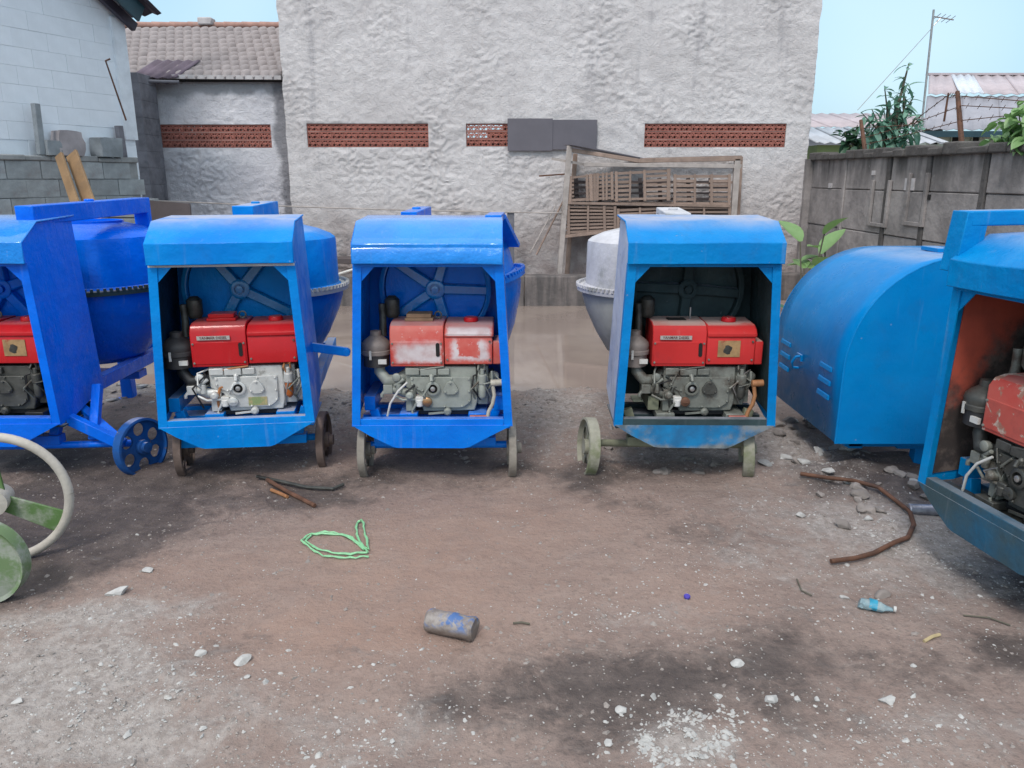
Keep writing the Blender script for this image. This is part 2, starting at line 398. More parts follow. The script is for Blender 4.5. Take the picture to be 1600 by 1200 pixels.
def stucco():
    s = NT('thrown_plaster')
    s.co = s.tc.outputs['Object']
    base = s.mix(s.ramp(s.noise(1.1, 6, 0.6), 0.32, 0.68), (0.67, 0.64, 0.635), (0.56, 0.53, 0.525))
    base = s.mix(s.ramp(s.noise(9, 7, 0.7), 0.35, 0.75, 0, 0.45), base, (0.44, 0.41, 0.41))
    # damp brownish foot of the wall and grey rain streaks
    z = s.sep(2)
    foot = s.math('MULTIPLY', s.ramp(s.math('ADD', z, s.math('MULTIPLY', s.noise(2.2, 5), 0.9)), 1.95, 0.95), s.ramp(s.noise(4, 5), 0.25, 0.7, 0.35, 0.9))
    base = s.mix(foot, base, (0.26, 0.215, 0.205))
    st = s.noise(1.0, 5, 0.6, vec=s.scaled(5, 5, 0.5))
    base = s.mix(s.ramp(st, 0.55, 0.75, 0, 0.45), base, (0.27, 0.26, 0.28))
    base = s.mix(s.ramp(s.noise(60, 3, 0.6), 0.62, 0.72, 0, 0.5), base, (0.2, 0.18, 0.18))
    h = s.math('ADD', s.noise(22, 6, 0.65, dist=0.8), s.math('MULTIPLY', s.noise(75, 3, 0.6), 0.35))
    return s.fin(base, 0.92, s.bump(h, 0.028, 0.7))
M['stucco'] = stucco()
def stucco2():
    s = NT('damp_grey_plaster')
    base = s.mix(s.ramp(s.noise(1.6, 6, 0.6), 0.32, 0.62), (0.72, 0.70, 0.72), (0.58, 0.57, 0.60))
    z = s.sep(2); x = s.sep(0)
    band = s.ramp(s.math('ADD', z, s.math('MULTIPLY', s.noise(3.0, 5), 0.45)), 2.82, 2.92)
    base = s.mix(band, base, (0.36, 0.355, 0.37))
    lo = s.ramp(s.math('ADD', z, s.math('MULTIPLY', s.noise(2.5, 5), 0.6)), 2.15, 1.9, 0, 0.55)
    base = s.mix(lo, base, (0.46, 0.445, 0.48))
    e1 = s.ramp(s.math('ADD', x, s.math('MULTIPLY', s.noise(3.0, 5), 0.4)), -3.08, -2.98)
    e2 = s.ramp(s.math('ADD', x, s.math('MULTIPLY', s.noise(3.0, 5), 0.5)), -4.72, -4.95)
    ed = s.math('MULTIPLY', s.math('MAXIMUM', e1, e2), 0.75)
    base = s.mix(ed, base, (0.12, 0.12, 0.135))
    h = s.math('ADD', s.noise(20, 6, 0.65, dist=0.8), s.math('MULTIPLY', s.noise(75, 3, 0.6), 0.35))
    return s.fin(base, 0.92, s.bump(h, 0.03, 0.8))
M['stucco2'] = stucco2()
M['vent'] = plain('terracotta_vent_brick', (0.46, 0.17, 0.13), 0.85, 0, 0.3, 18, 0.4, other=(0.36,0.28,0.25), oamt=(0.60,0.75), piece=0.35)
M['vent_mortar'] = plain('pinkish_mortar', (0.40, 0.27, 0.235), 0.9)
M['interior'] = plain('dim_interior_wall', (0.06, 0.05, 0.05), 0.9)
M['board'] = plain('grey_painted_board', (0.135, 0.125, 0.145), 0.6, 0, 0.15, 2.5, 0.15, piece=0.15)
M['tile'] = plain('weathered_roof_tile', (0.40, 0.355, 0.35), 0.9, 0, 0.3, 7, 0.5, other=(0.17,0.145,0.145), oamt=(0.55,0.75), piece=0.45)
M['ridge'] = plain('orange_ridge_tile', (0.46, 0.27, 0.22), 0.85, 0, 0.3, 7, 0.4, other=(0.40,0.36,0.34), piece=0.3)
M['lime'] = plain('lime_mortar', (0.55, 0.52, 0.52), 0.9, 0, 0.3, 6, 0.5)
M['white_block'] = plain('whitewashed_block', (0.76, 0.81, 0.86), 0.85, 0, 0.07, 5, 0.3, dist=0.006, other=(0.62,0.65,0.69), oamt=(0.58,0.85), piece=0.06)
M['mortar_white'] = plain('pale_mortar', (0.72, 0.77, 0.82), 0.9, 0, 0.2, 5, 0.4)
M['grey_cblock'] = plain('raw_concrete_block', (0.40, 0.43, 0.44), 0.92, 0, 0.3, 7, 0.6, dist=0.01, other=(0.26,0.24,0.245), oamt=(0.5,0.7), piece=0.5)
M['mortar_grey'] = plain('grey_mortar', (0.32, 0.33, 0.33), 0.95, 0, 0.3, 7, 0.5)
M['dark_pillar'] = plain('mould_dark_plaster', (0.19, 0.19, 0.215), 0.95, 0, 0.4, 5, 0.6, dist=0.015, other=(0.06,0.06,0.07), oamt=(0.5,0.7))
M['dark_roof'] = plain('dark_corrugated_sheet', (0.055, 0.05, 0.075), 0.6, 0.1, 0.4, 4, 0.3)
M['fascia'] = plain('teal_black_fascia', (0.02, 0.06, 0.08), 0.5, 0.0, 0.4, 3, 0.2, other=(0.05,0.045,0.06))
M['purple_sheet'] = plain('aged_purple_sheet', (0.16, 0.12, 0.16), 0.7, 0.0, 0.4, 4, 0.3, piece=0.3)
M['plank'] = plain('raw_yellow_plank', (0.40, 0.25, 0.13), 0.75, 0, 0.35, 6, 0.4, other=(0.22,0.15,0.10), oamt=(0.5,0.7), piece=0.3)
M['old_wood'] = plain('weathered_bamboo_lath', (0.40, 0.29, 0.235), 0.85, 0, 0.4, 9, 0.4, other=(0.15,0.11,0.10), oamt=(0.55,0.75), piece=0.6)
M['pale_wood'] = plain('bleached_pole_wood', (0.45, 0.40, 0.37), 0.85, 0, 0.3, 9, 0.4, other=(0.22,0.19,0.17))
M['brown_board'] = plain('brown_hardboard', (0.10, 0.08, 0.08), 0.7, 0, 0.3, 4, 0.3)
M['kerb'] = None
def kerbmat():
    s = NT('stained_concrete')
    c = s.mix(s.ramp(s.noise(2.5, 6, 0.65), 0.3, 0.7), (0.13, 0.115, 0.11), (0.22, 0.19, 0.18))
    st = s.noise(1.0, 5, 0.6, vec=s.scaled(7, 7, 0.9))
    c = s.mix(s.ramp(st, 0.38, 0.62, 0, 0.85), c, (0.075, 0.07, 0.07))
    return s.fin(c, 0.9, s.bump(s.noise(18, 6), 0.02, 0.6))
M['kerb'] = kerbmat()
def rwall():
    s = NT('aged_precast_panel')
    c = s.mix(s.ramp(s.noise(2.2, 6, 0.65), 0.3, 0.7), (0.42, 0.38, 0.365), (0.22, 0.20, 0.195))
    st = s.noise(1.0, 5, 0.6, vec=s.scaled(5, 5, 0.7))
    top = s.ramp(s.sep(2), 1.25, 1.85)
    c = s.mix(s.math('MULTIPLY', s.ramp(st, 0.35, 0.65, 0.2, 1.0), top), c, (0.055, 0.052, 0.05))
    c = s.mix(s.ramp(s.noise(6, 5), 0.62, 0.72, 0, 0.7), c, (0.32, 0.29, 0.27))
    r = s.rand()
    c = s.mix(s.math('MULTIPLY', r, 0.25), c, (0.08, 0.075, 0.07))
    return s.fin(c, 0.92, s.bump(s.noise(14, 6), 0.02, 0.6))
M['rwall'] = rwall()
M['rwall_dark'] = plain('mossy_dark_coping', (0.11, 0.10, 0.095), 0.95, 0, 0.4, 5, 0.7, dist=0.02, other=(0.14,0.13,0.12))
M['stone'] = plain('pale_limestone', (0.50, 0.49, 0.47), 0.9, 0, 0.25, 30, 0.6, dist=0.003, other=(0.30,0.27,0.24), oamt=(0.55,0.75), piece=0.2)
M['stone_dull'] = plain('dull_rubble', (0.33, 0.29, 0.265), 0.95, 0, 0.3, 18, 0.7, dist=0.005, other=(0.15,0.13,0.11), piece=0.6)
M['leaf'] = None
def leafmat(name, c, c2):
    s = NT(name)
    col = s.mix(s.rand(), c, c2)
    col = s.mix(s.ramp(s.noise(8, 3), 0.4, 0.6, 0, 0.4), col, c2)
    s.fin(col, 0.45, None)
    s.set(s.b.inputs['Subsurface Weight'], 0.0)
    tr = s.n.new("ShaderNodeBsdfTranslucent"); s.set(tr.inputs[0], tuple(x * 1.3 for x in c))
    mx = s.n.new("ShaderNodeMixShader"); mx.inputs[0].default_value = 0.25
    s.l.new(s.b.outputs[0], mx.inputs[1]); s.l.new(tr.outputs[0], mx.inputs[2]); s.l.new(mx.outputs[0], s.out.inputs[0])
    return s.mat
M['leaf'] = leafmat('blue_green_leaf', (0.09, 0.22, 0.16), (0.20, 0.36, 0.27))
M['leaf_dark'] = leafmat('dark_green_leaf', (0.03, 0.085, 0.05), (0.055, 0.13, 0.07))
M['leaf_lime'] = leafmat('lime_green_leaf', (0.16, 0.30, 0.10), (0.25, 0.40, 0.17))
M['stem'] = plain('green_brown_stem', (0.12, 0.11, 0.08), 0.8)
M['pink_roof'] = plain('faded_pink_metal_roof', (0.52, 0.45, 0.47), 0.7, 0, 0.2, 2, 0.2, piece=0.15)
M['grey_roof'] = plain('grey_fibre_roof', (0.36, 0.36, 0.40), 0.8, 0, 0.2, 2, 0.2, piece=0.15)
M['zinc'] = plain('pale_zinc_roof', (0.52, 0.55, 0.60), 0.5, 0.2, 0.25, 2, 0.2, other=(0.35,0.34,0.36), piece=0.2)
M['clear_sheet'] = plain('milky_skylight_sheet', (0.66, 0.70, 0.76), 0.5)
M['cream_wall'] = plain('cream_green_render', (0.52, 0.56, 0.47), 0.85, 0, 0.12, 3, 0.2)
M['green_wall'] = plain('olive_green_render', (0.24, 0.31, 0.13), 0.85, 0, 0.25, 3, 0.2)
M['twine'] = plain('mint_green_plastic_twine', (0.28, 0.62, 0.33), 0.4, 0, 0.25, 60, 0.3)
M['soda'] = None

# ------------------------------------------------------------------ ground (one sheet to the horizon)
def blob(x, y, cx, cy, rx, ry):
    d = ((x - cx) / rx) ** 2 + ((y - cy) / ry) ** 2
    return math.exp(-d)
def pb(px, py, rx, ry, s):           # blob given where it lies on the ground
    c = G(px, py); a = G(px + rx, py); b = G(px, py - ry)
    return (c.x, c.y, abs(a.x - c.x), abs(b.y - c.y), s)
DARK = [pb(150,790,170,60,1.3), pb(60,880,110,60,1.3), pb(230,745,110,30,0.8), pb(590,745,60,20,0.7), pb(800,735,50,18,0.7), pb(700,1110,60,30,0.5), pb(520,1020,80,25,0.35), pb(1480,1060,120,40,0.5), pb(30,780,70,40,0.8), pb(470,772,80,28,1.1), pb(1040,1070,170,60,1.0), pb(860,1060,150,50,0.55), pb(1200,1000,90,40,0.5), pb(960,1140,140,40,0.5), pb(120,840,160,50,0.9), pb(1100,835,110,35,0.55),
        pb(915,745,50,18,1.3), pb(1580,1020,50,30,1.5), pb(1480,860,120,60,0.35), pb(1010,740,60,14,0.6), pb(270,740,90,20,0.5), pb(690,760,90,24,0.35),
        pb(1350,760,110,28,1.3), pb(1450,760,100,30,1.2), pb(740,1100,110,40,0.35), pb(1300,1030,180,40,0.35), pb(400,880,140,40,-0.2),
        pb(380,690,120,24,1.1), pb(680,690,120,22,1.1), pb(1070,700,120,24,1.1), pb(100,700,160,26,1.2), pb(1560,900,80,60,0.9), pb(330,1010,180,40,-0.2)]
PALE = [pb(90,1040,190,60,1.2), pb(60,970,120,18,0.9), pb(250,1170,200,40,0.5), pb(40,1150,260,70,0.9), pb(210,950,140,22,0.7), pb(1075,1160,75,40,1.3), pb(1400,820,150,40,0.9), pb(1250,880,220,60,0.45), pb(960,962,110,20,0.5),
        pb(1230,700,90,40,1.2), pb(560,1160,170,60,0.5), pb(1500,880,120,60,0.7), pb(1190,790,100,24,0.45), pb(200,610,60,24,1.3), pb(530,640,50,40,1.1), pb(870,640,90,50,1.0), pb(1060,712,100,18,0.9),
        pb(1450,1150,200,60,0.5), pb(330,1090,140,50,0.5), pb(640,1030,90,24,0.3), pb(1110,1010,90,18,0.3)]
TAN = [pb(640,900,260,80,0.8), pb(560,1000,240,50,0.7), pb(800,800,300,50,0.5), pb(1100,930,120,60,0.4), pb(260,900,160,40,0.4), pb(350,740,160,20,0.5)]
def fields(x, y):
    d = sum(s * blob(x, y, a, b, c, e) for (a, b, c, e, s) in DARK) * 1.25
    p = sum(s * blob(x, y, a, b, c, e) for (a, b, c, e, s) in PALE)
    t = sum(s * blob(x, y, a, b, c, e) for (a, b, c, e, s) in TAN)
    return d, p, t
def sstep(a, b, x):
    t = min(1, max(0, (x - a) / (b - a))); return t * t * (3 - 2 * t)
WATER_Z = -0.07
WHEELS = []
for (mx_, my_, ma_, ww_) in ((-2.885, 3.97, 1.0, ((0.765, 0.17),)), (-1.485, 3.96, 8.0, ((-0.355, 0.22), (0.42, 0.26))), (-0.43, 3.95, 0.5, ((-0.40, 0.18), (0.43, 0.18))), (0.985, 3.95, -1.0, ((-0.55, 0.20), (0.345, 0.18)))):
    for (a_, b_) in ww_: WHEELS.append((0.95 * (mx_ + a_ * math.cos(R(ma_)) - b_ * math.sin(R(ma_))), 0.95 * (my_ + a_ * math.sin(R(ma_)) + b_ * math.cos(R(ma_)))))
def height(x, y):
    h = 0.020 * N3(x * 1.1, y * 1.1) + 0.014 * N3(x * 3.1, y * 3.1, 4) + 0.008 * N3(x * 9, y * 9, 7) + 0.0045 * N3(x * 23, y * 23, 2)
    if y > 4.6:
        e = 0.22 * N3(x * 0.8, y * 0.8, 11) + 0.16 * N3(x * 2.7, y * 2.7, 5) + 0.05 * N3(x * 9, y * 9, 5)
        m = sstep(5.55, 6.45, y + e) * sstep(3.3, 2.6, x + e)* sstep(-8.2, -7.4, x)
        m *= 1 - sstep(10.05, 10.3, y)
        h += -0.30 * m
        if y > 10.05: h += 0.10 * sstep(10.05, 10.5, y)
    h += 0.07 * blob(x, y, 2.0, 3.95, 0.55, 0.45) * (0.6 + N3(x * 5, y * 5, 9))
    h += 0.03 * blob(x, y, -2.4, 5.2, 0.8, 0.5)
    for (wx_, wy_) in WHEELS:
        if abs(x - wx_) < 0.4 and abs(y - wy_) < 0.4: h += 0.028 * blob(x, y, wx_, wy_, 0.12, 0.13)
    if 1.2 < y < 6.2:
        pp = sum(s_ * blob(x, y, a, b, c, e) for (a, b, c, e, s_) in PALE)
        h += 0.030 * min(1.2, pp) * max(0, N3(x * 13, y * 13, 31)) + 0.012 * max(0, N3(x * 7, y * 7, 41) - 0.1)
        h -= 0.010 * math.exp(-((x - 0.35 - 0.12 * (y - 2)) / 0.09) ** 2) * (0.6 + N3(x * 3, y * 9, 2)) + 0.010 * math.exp(-((x + 0.95 + 0.05 * (y - 2)) / 0.10) ** 2) * (0.6 + N3(x * 3, y * 9, 6))
    return h
def spaced(lo, hi, a, b, st, grow=1.35):
    v = []; x = a
    while x <= b + 1e-6: v.append(x); x += st
    s = st; x = v[-1]
    while x < hi: s *= grow; x += s; v.append(min(x, hi))
    s = st; x = a; l = []
    while x > lo: s *= grow; x -= s; l.append(max(x, lo))
    return l[::-1] + v
gx = spaced(-400, 400, -4.2, 4.4, 0.035); gy = spaced(-60, 600, 1.3, 7.0, 0.035, 1.18)
nx, ny = len(gx), len(gy)
gv = []; gc = []
for y in gy:
    for x in gx:
        gv.append((x, y, height(x, y)))
        gc.append(fields(x, y) if (abs(x) < 9 and -1 < y < 12) else (0, 0, 0))
gf = [(j*nx+i, j*nx+i+1, (j+1)*nx+i+1, (j+1)*nx+i) for j in range(ny-1) for i in range(nx-1)]
me = bpy.data.meshes.new('ground'); me.from_pydata(gv, [], gf)
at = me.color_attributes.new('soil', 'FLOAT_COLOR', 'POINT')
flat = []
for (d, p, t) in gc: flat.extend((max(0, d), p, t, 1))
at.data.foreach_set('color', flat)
me.shade_smooth()
s = NT('yard_soil')
s.co = s.tc.outputs['Object']
va = s.n.new("ShaderNodeVertexColor"); va.layer_name = 'soil'
sp = s.n.new("ShaderNodeSeparateColor"); s.l.new(va.outputs[0], sp.inputs[0])
n1 = s.noise(2.3, 8, 0.68); n2 = s.noise(9, 7, 0.7); n3 = s.noise(45, 5, 0.7); n4 = s.noise(5.0, 8, 0.75, dist=0.7)
base = s.mix(s.ramp(n1, 0.3, 0.7), (0.285, 0.212, 0.180), (0.215, 0.158, 0.136))
base = s.mix(s.ramp(n2, 0.38, 0.72, 0, 0.55), base, (0.32, 0.255, 0.22))
base = s.mix(s.ramp(n3, 0.48, 0.70, 0, 0.6), base, (0.12, 0.095, 0.082))
stk = s.noise(1.0, 7, 0.7, vec=s.scaled(2.2, 14, 1)); base = s.mix(s.ramp(stk, 0.50, 0.72, 0, 0.5), base, (0.17, 0.135, 0.12)); base = s.mix(s.ramp(s.noise(1.0, 7, 0.7, vec=s.scaled(3, 11, 2)), 0.55, 0.75, 0, 0.4), base, (0.36, 0.31, 0.28))
tf = s.math('MULTIPLY', sp.outputs[2], s.ramp(n4, 0.25, 0.7, 0.3, 1.0))
base = s.mix(s.math('MINIMUM', tf, 0.75), base, (0.315, 0.205, 0.158))
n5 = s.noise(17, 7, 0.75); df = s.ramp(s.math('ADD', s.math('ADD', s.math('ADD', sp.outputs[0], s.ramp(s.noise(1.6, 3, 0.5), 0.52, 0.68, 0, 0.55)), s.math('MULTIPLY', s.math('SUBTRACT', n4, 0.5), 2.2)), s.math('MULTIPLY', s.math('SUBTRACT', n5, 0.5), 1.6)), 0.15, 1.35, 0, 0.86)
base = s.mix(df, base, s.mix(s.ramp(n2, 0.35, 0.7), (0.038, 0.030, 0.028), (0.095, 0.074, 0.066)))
pf = s.ramp(s.math('ADD', sp.outputs[1], s.math('MULTIPLY', s.math('SUBTRACT', n4, 0.5), 2.8)), 0.15, 1.15, 0, 0.85)
base = s.mix(pf, base, s.mix(s.ramp(s.noise(28, 6, 0.7), 0.35, 0.65), (0.40, 0.365, 0.34), (0.25, 0.22, 0.20)))
# fine chips of lime and brick trodden into the soil
vd = s.vor(70); vdc = s.vor(70, out=1)
sc3 = s.n.new("ShaderNodeSeparateColor"); s.l.new(vdc, sc3.inputs[0])
chip = s.math('MULTIPLY', s.ramp(vd, 0.26, 0.16), s.ramp(s.math('ADD', sc3.outputs[0], s.math('MULTIPLY', s.math('ADD', sp.outputs[1], s.math('MULTIPLY', n2, 0.35)), 0.30)), 0.90, 1.0))
base = s.mix(chip, base, (0.44, 0.41, 0.37))
geo = s.n.new("ShaderNodeNewGeometry"); gz = s.n.new("ShaderNodeSeparateXYZ"); s.l.new(geo.outputs['Position'], gz.inputs[0])
wet = s.ramp(gz.outputs[2], -0.02, -0.065)
base = s.mix(wet, base, (0.07, 0.058, 0.05))
hh = s.math('ADD', s.math('MULTIPLY', n2, 1.2), s.math('MULTIPLY', n3, 0.5))
hh = s.math('ADD', hh, s.math('MULTIPLY', chip, 0.25))
hh = s.math('ADD', hh, s.math('MULTIPLY', s.noise(130, 3, 0.6), 0.18))
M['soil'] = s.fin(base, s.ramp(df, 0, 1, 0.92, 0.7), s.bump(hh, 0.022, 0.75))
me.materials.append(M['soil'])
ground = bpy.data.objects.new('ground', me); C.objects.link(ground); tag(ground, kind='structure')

# pond water
s = NT('murky_water')
wb = s.bump(s.math('ADD', s.noise(2.2, 3, 0.5), s.math('MULTIPLY', s.noise(1.0, 3, vec=s.scaled(9, 16, 1)), 0.3)), 0.003, 0.2)
M['water'] = s.fin(s.mix(s.ramp(s.noise(0.9, 4), 0.4, 0.6), (0.30, 0.245, 0.21), (0.25, 0.20, 0.175)), 0.03, wb)
wm = MB(); wm.add([(-9, 5.2, WATER_Z), (3.9, 5.2, WATER_Z), (3.9, 10.04, WATER_Z), (-9, 10.04, WATER_Z)], [(0,1,2,3)])
tag(wm.build('pond_water', M['water'], smooth=False), kind='structure')

# ------------------------------------------------------------------ rough rendered walls with vent strips
def rough_wall(x0, x1, z0, z1, Y, holes, mat, parent, st=0.021, amp=0.017, ragged_left=None, ragged_right=None):
    nxx = int((x1 - x0) / st); nzz = int((z1 - z0) / st)
    xs = [x0 + (x1 - x0) * i / nxx for i in range(nxx + 1)]; zs = [z0 + (z1 - z0) * j / nzz for j in range(nzz + 1)]
    # snap grid lines onto the hole edges
    for (a, b, c, d) in holes:
        for v in (a, b):
            i = min(range(len(xs)), key=lambda k: abs(xs[k] - v)); xs[i] = v
        for v in (c, d):
            i = min(range(len(zs)), key=lambda k: abs(zs[k] - v)); zs[i] = v
    vs = []
    for z in zs:
        for i, x in enumerate(xs):
            d = fbm(x * 6, z * 7, 3.0, 4)
            rdg = 1 - abs(N3(x * 10 + 1.2 * N3(x*5, z*5, 8), z * 17 + 1.2 * N3(x*6, z*6, 18), 5)) * 3.0
            dd = amp * (0.55 * d + 1.0 * max(0, rdg) * max(0, 0.55 + 1.6 * N3(x * 1.3, z * 1.3, 1) + (0.25 if z < 2.3 else -0.15)))
            edge = 1.0
            for (a, b, c, e2) in holes:
                if a - 0.02 <= x <= b + 0.02 and c - 0.02 <= z <= e2 + 0.02: edge = 0.3
            xx = x
            if i in (0, len(xs) - 1): xx += 0.02 * N3(z * 5, x)
            vs.append((xx, Y - dd * edge, z))
    n = len(xs); fs = []
    for j in range(len(zs) - 1):
        for i in range(n - 1):
            mx = (xs[i] + xs[i+1]) / 2; mz = (zs[j] + zs[j+1]) / 2
            if any(a < mx < b and c < mz < d for (a, b, c, d) in holes): continue
            fs.append((j*n+i, j*n+i+1, (j+1)*n+i+1, (j+1)*n+i))
    # return the edges back into the wall body
    b = len(vs)
    for j, z in enumerate(zs):
        for i in (0, n - 1):
            v = vs[j*n+i]; vs.append((v[0], Y + 0.05, v[2]))
    for j in range(len(zs) - 1):
        fs.append((b + 2*j, j*n, (j+1)*n, b + 2*(j+1)))
        fs.append((j*n+n-1, b + 2*j+1, b + 2*(j+1)+1, (j+1)*n+n-1))
    m = MB(); m.add(vs, fs)
    return m.build('render_coat', mat, parent, angle=80)

def vent_mesh():
    # pierced terracotta brick: frame, square cells, thin webs and diagonals
    m = MB(); W, H, D = 0.160, 0.090, 0.08; t = 0.010
    m.box(-W/2, W/2, 0, D, -H/2, -H/2 + t); m.box(-W/2, W/2, 0, D, H/2 - t, H/2)
    n = 4; iw = (W - t) / n
    for k in range(n + 1):
        x = -W/2 + k * iw
        m.box(x, x + t * (1.0 if k in (0, n) else 0.7), 0.003, D - 0.003, -H/2 + t, H/2 - t)
    for k in range(n):
        x0 = -W/2 + t*0.8 + k * iw; x1 = x0 + iw - t*0.8
        m.box(x0, x1, 0.004, D - 0.01, -0.004, 0.004)
        z0, z1 = ((-H/2 + t, 0) if k % 2 else (0, H/2 - t))
        m.bar((x0, D/2 - 0.008, z0), (x1, D/2 - 0.008, z1), D * 0.7, 0.012)
        if k % 2: m.box(x0, x1, 0.006, D - 0.02, 0.004, 0.018)
    o = m.build('brick', M['vent'], smooth=False)
    me = o.data; bpy.data.objects.remove(o); return me
VENT = vent_mesh()
def vent_strip(parent, x0, x1, z0, z1, Y):
    rows = 3; cols = max(1, round((x1 - x0) / 0.166))
    cw = (x1 - x0) / cols; rh = (z1 - z0) / rows
    for r in range(rows):
        for c in range(cols):
            inst('brick', VENT, parent, (x0 + cw * (c + 0.5), Y + 0.012 + rnd.uniform(-0.003, 0.004), z0 + rh * (r + 0.5)), (0, 0, 0), (cw / 0.1655, 1, rh / 0.1000))
    for r in range(rows + 1):
        z = z0 + rh * r
        m = MB(); m.box(x0, x1, Y + 0.018, Y + 0.085, z - 0.006, z + 0.006); m.build('mortar_joint', M['vent_mortar'], parent, smooth=False)

YW = 10.9
V2 = (-2.77, -1.13, 1.955, 2.262); V3 = (-0.62, 1.05, 1.965, 2.262); V4 = (1.79, 3.70, 1.955, 2.262)
big = empty('plastered_building', (0, 0, 0), label='tall grey building wall in rough thrown plaster with red pierced brick vents', cat='building')
rough_wall(-3.05, 4.02, 0.0, 4.6, YW, [V2, V3, V4], M['stucco'], big)
m = MB()
y0, y1 = YW + 0.045, YW + 0.17
zz = (1.955, 2.262)
m.box(-3.03, 4.0, y0, y1, -0.1, 1.955); m.box(-3.03, 4.0, y0, y1, 2.262, 4.6)
for a, b in ((-3.03, -2.77), (-1.13, -0.62), (1.05, 1.79), (3.70, 4.0)): m.box(a, b, y0, y1, 1.955, 2.262)
m.build('wall_core', M['stucco'], big, smooth=False)
for v in (V2, V3, V4): vent_strip(big, v[0], v[1], v[2] , v[3], YW)
# rest of the building: side, back wall with one open window, flat roof, floor
m = MB()
m.box(-3.03, -2.88, y1, 17.0, -0.1, 4.6, 0); m.box(3.85, 4.0, y1, 17.0, -0.1, 4.6, 0)
m.box(-2.88, 3.85, y1, 17.0, 4.45, 4.6, 0)
bx0, bx1, bz0, bz1 = -1.02, -0.20, 2.37, 2.95
m.box(-2.88, 3.85, 16.85, 17.0, -0.1, bz0, 1); m.box(-2.88, 3.85, 16.85, 17.0, bz1, 4.45, 1)
m.box(-2.88, bx0, 16.85, 17.0, bz0, bz1, 1); m.box(bx1, 3.85, 16.85, 17.0, bz0, bz1, 1); m.box(-0.52, bx1, 16.85, 17.0, bz0, 2.53, 1)
m.build('building_shell', [M['stucco'], M['interior']], big, smooth=False)
# grey boards leaning over the vent
bo = empty('grey_cover_board', (0, 0, 0), label='two dark grey boards fixed side by side over the middle vent strip', cat='board')
a = atY(793, 185, 10.84); b = atY(862, 235, 10.84); c_ = atY(932, 236, 10.84)
m = MB(); m.box(a.x, b.x + 0.01, 10.835, 10.85, b.z - 0.005, a.z); m.build('panel', M['board'], bo, bevel=0.002)
m = MB(); m.box(b.x, c_.x, 10.845, 10.862, b.z + 0.01, a.z - 0.015); m.build('panel', M['board'], bo, bevel=0.002)

# lower grey wall with tiled roof on the left
YL = 11.08
V1 = (-4.86, -3.31, 1.955, 2.262)
low = empty('tiled_roof_house', (0, 0, 0), label='low grey plastered house with a weathered clay tile roof and one vent strip', cat='house')
rough_wall(-5.45, -3.03, 0.0, 2.86, YL, [V1], M['stucco2'], low)
m = MB()
y0, y1 = YL + 0.045, YL + 0.17
m.box(-5.45, -3.06, y0, y1, -0.1, 1.955); m.box(-5.45, -3.06, y0, y1, 2.262, 2.86)
m.box(-5.45, -4.86, y0, y1, 1.955, 2.262); m.box(-3.31, -3.06, y0, y1, 1.955, 2.262)
m.box(-7.5, -5.85, 14.0, 14.1, -0.1, 2.8, 0); m.box(-5.35, -3.06, 14.0, 14.1, -0.1, 2.8, 0); m.box(-5.85, -5.35, 14.0, 14.1, -0.1, 2.28, 0)
m.build('wall_core', M['stucco2'], low, smooth=False)
vent_strip(low, *V1, YL)
# roof: individual pan tiles on a pitched deck
E0 = Vector((-5.75, YL - 0.1, 2.86)); slope = math.atan2(3.83 - 2.86, 13.0 - YL + 0.1)
Lr = math.hypot(3.83 - 2.86, 13.0 - YL + 0.1)
m = MB()
up = Vector((0, math.cos(slope), math.sin(slope)))
Pn = lambda x, t, o=0: Vector((x, E0.y, E0.z)) + up * t + Vector((0, -math.sin(slope), math.cos(slope))) * o
m.prism([Pn(-7.2, 0, -0.03), Pn(-3.06, 0, -0.03), Pn(-3.06, Lr, -0.03), Pn(-7.2, Lr, -0.03)], [Pn(-7.2, 0, -0.07), Pn(-3.06, 0, -0.07), Pn(-3.06, Lr, -0.07), Pn(-7.2, Lr, -0.07)])
m.prism([(-7.2, 13.0, 3.74), (-3.06, 13.0, 3.74), (-3.06, 15.4, 2.7), (-7.2, 15.4, 2.7)], [(-7.2, 13.0, 3.69), (-3.06, 13.0, 3.69), (-3.06, 15.4, 2.65), (-7.2, 15.4, 2.65)])
m.build('roof_deck', M['hole'], low, smooth=False)
tw = 0.128; rows = 11; th = Lr / (rows + 0.6)
def tile_mesh():
    # the exposed face of an interlocking pan tile: a domed diamond, lower nose raised over the next row
    m = MB(); n = 5; vs = []; fs = []
    for j in range(n + 1):
        for i in range(n + 1):
            a, b = i / n - 0.5, j / n - 0.5
            dome = max(0, (1 - 4 * a * a) * (1 - 4 * b * b)) ** 0.5
            y = (a + b) * th * 0.97 + th
            vs.append(((a - b) * tw * 0.86, (a + b) * th * 0.86 + th, 0.004 + 0.050 * dome + 0.030 * (1 - y / th / 2)))
    for j in range(n):
        for i in range(n): a = j*(n+1)+i; fs.append((a, a+1, a+n+2, a+n+1))
    b0 = len(vs); rim = [i for i in range(n+1)] + [(k+1)*(n+1)+n for k in range(n)] + [n*(n+1)+n-1-k for k in range(n)] + [(n-1-k)*(n+1) for k in range(n-1)]
    for q in rim: vs.append((vs[q][0], vs[q][1], vs[q][2] - 0.03))
    L = len(rim)
    for k in range(L): fs.append((rim[k], rim[(k+1) % L], b0 + (k+1) % L, b0 + k))
    m.add(vs, fs); o = m.build('tile', M['tile'], angle=60); me = o.data; bpy.data.objects.remove(o); return me
TILE = tile_mesh()
cnt = 0
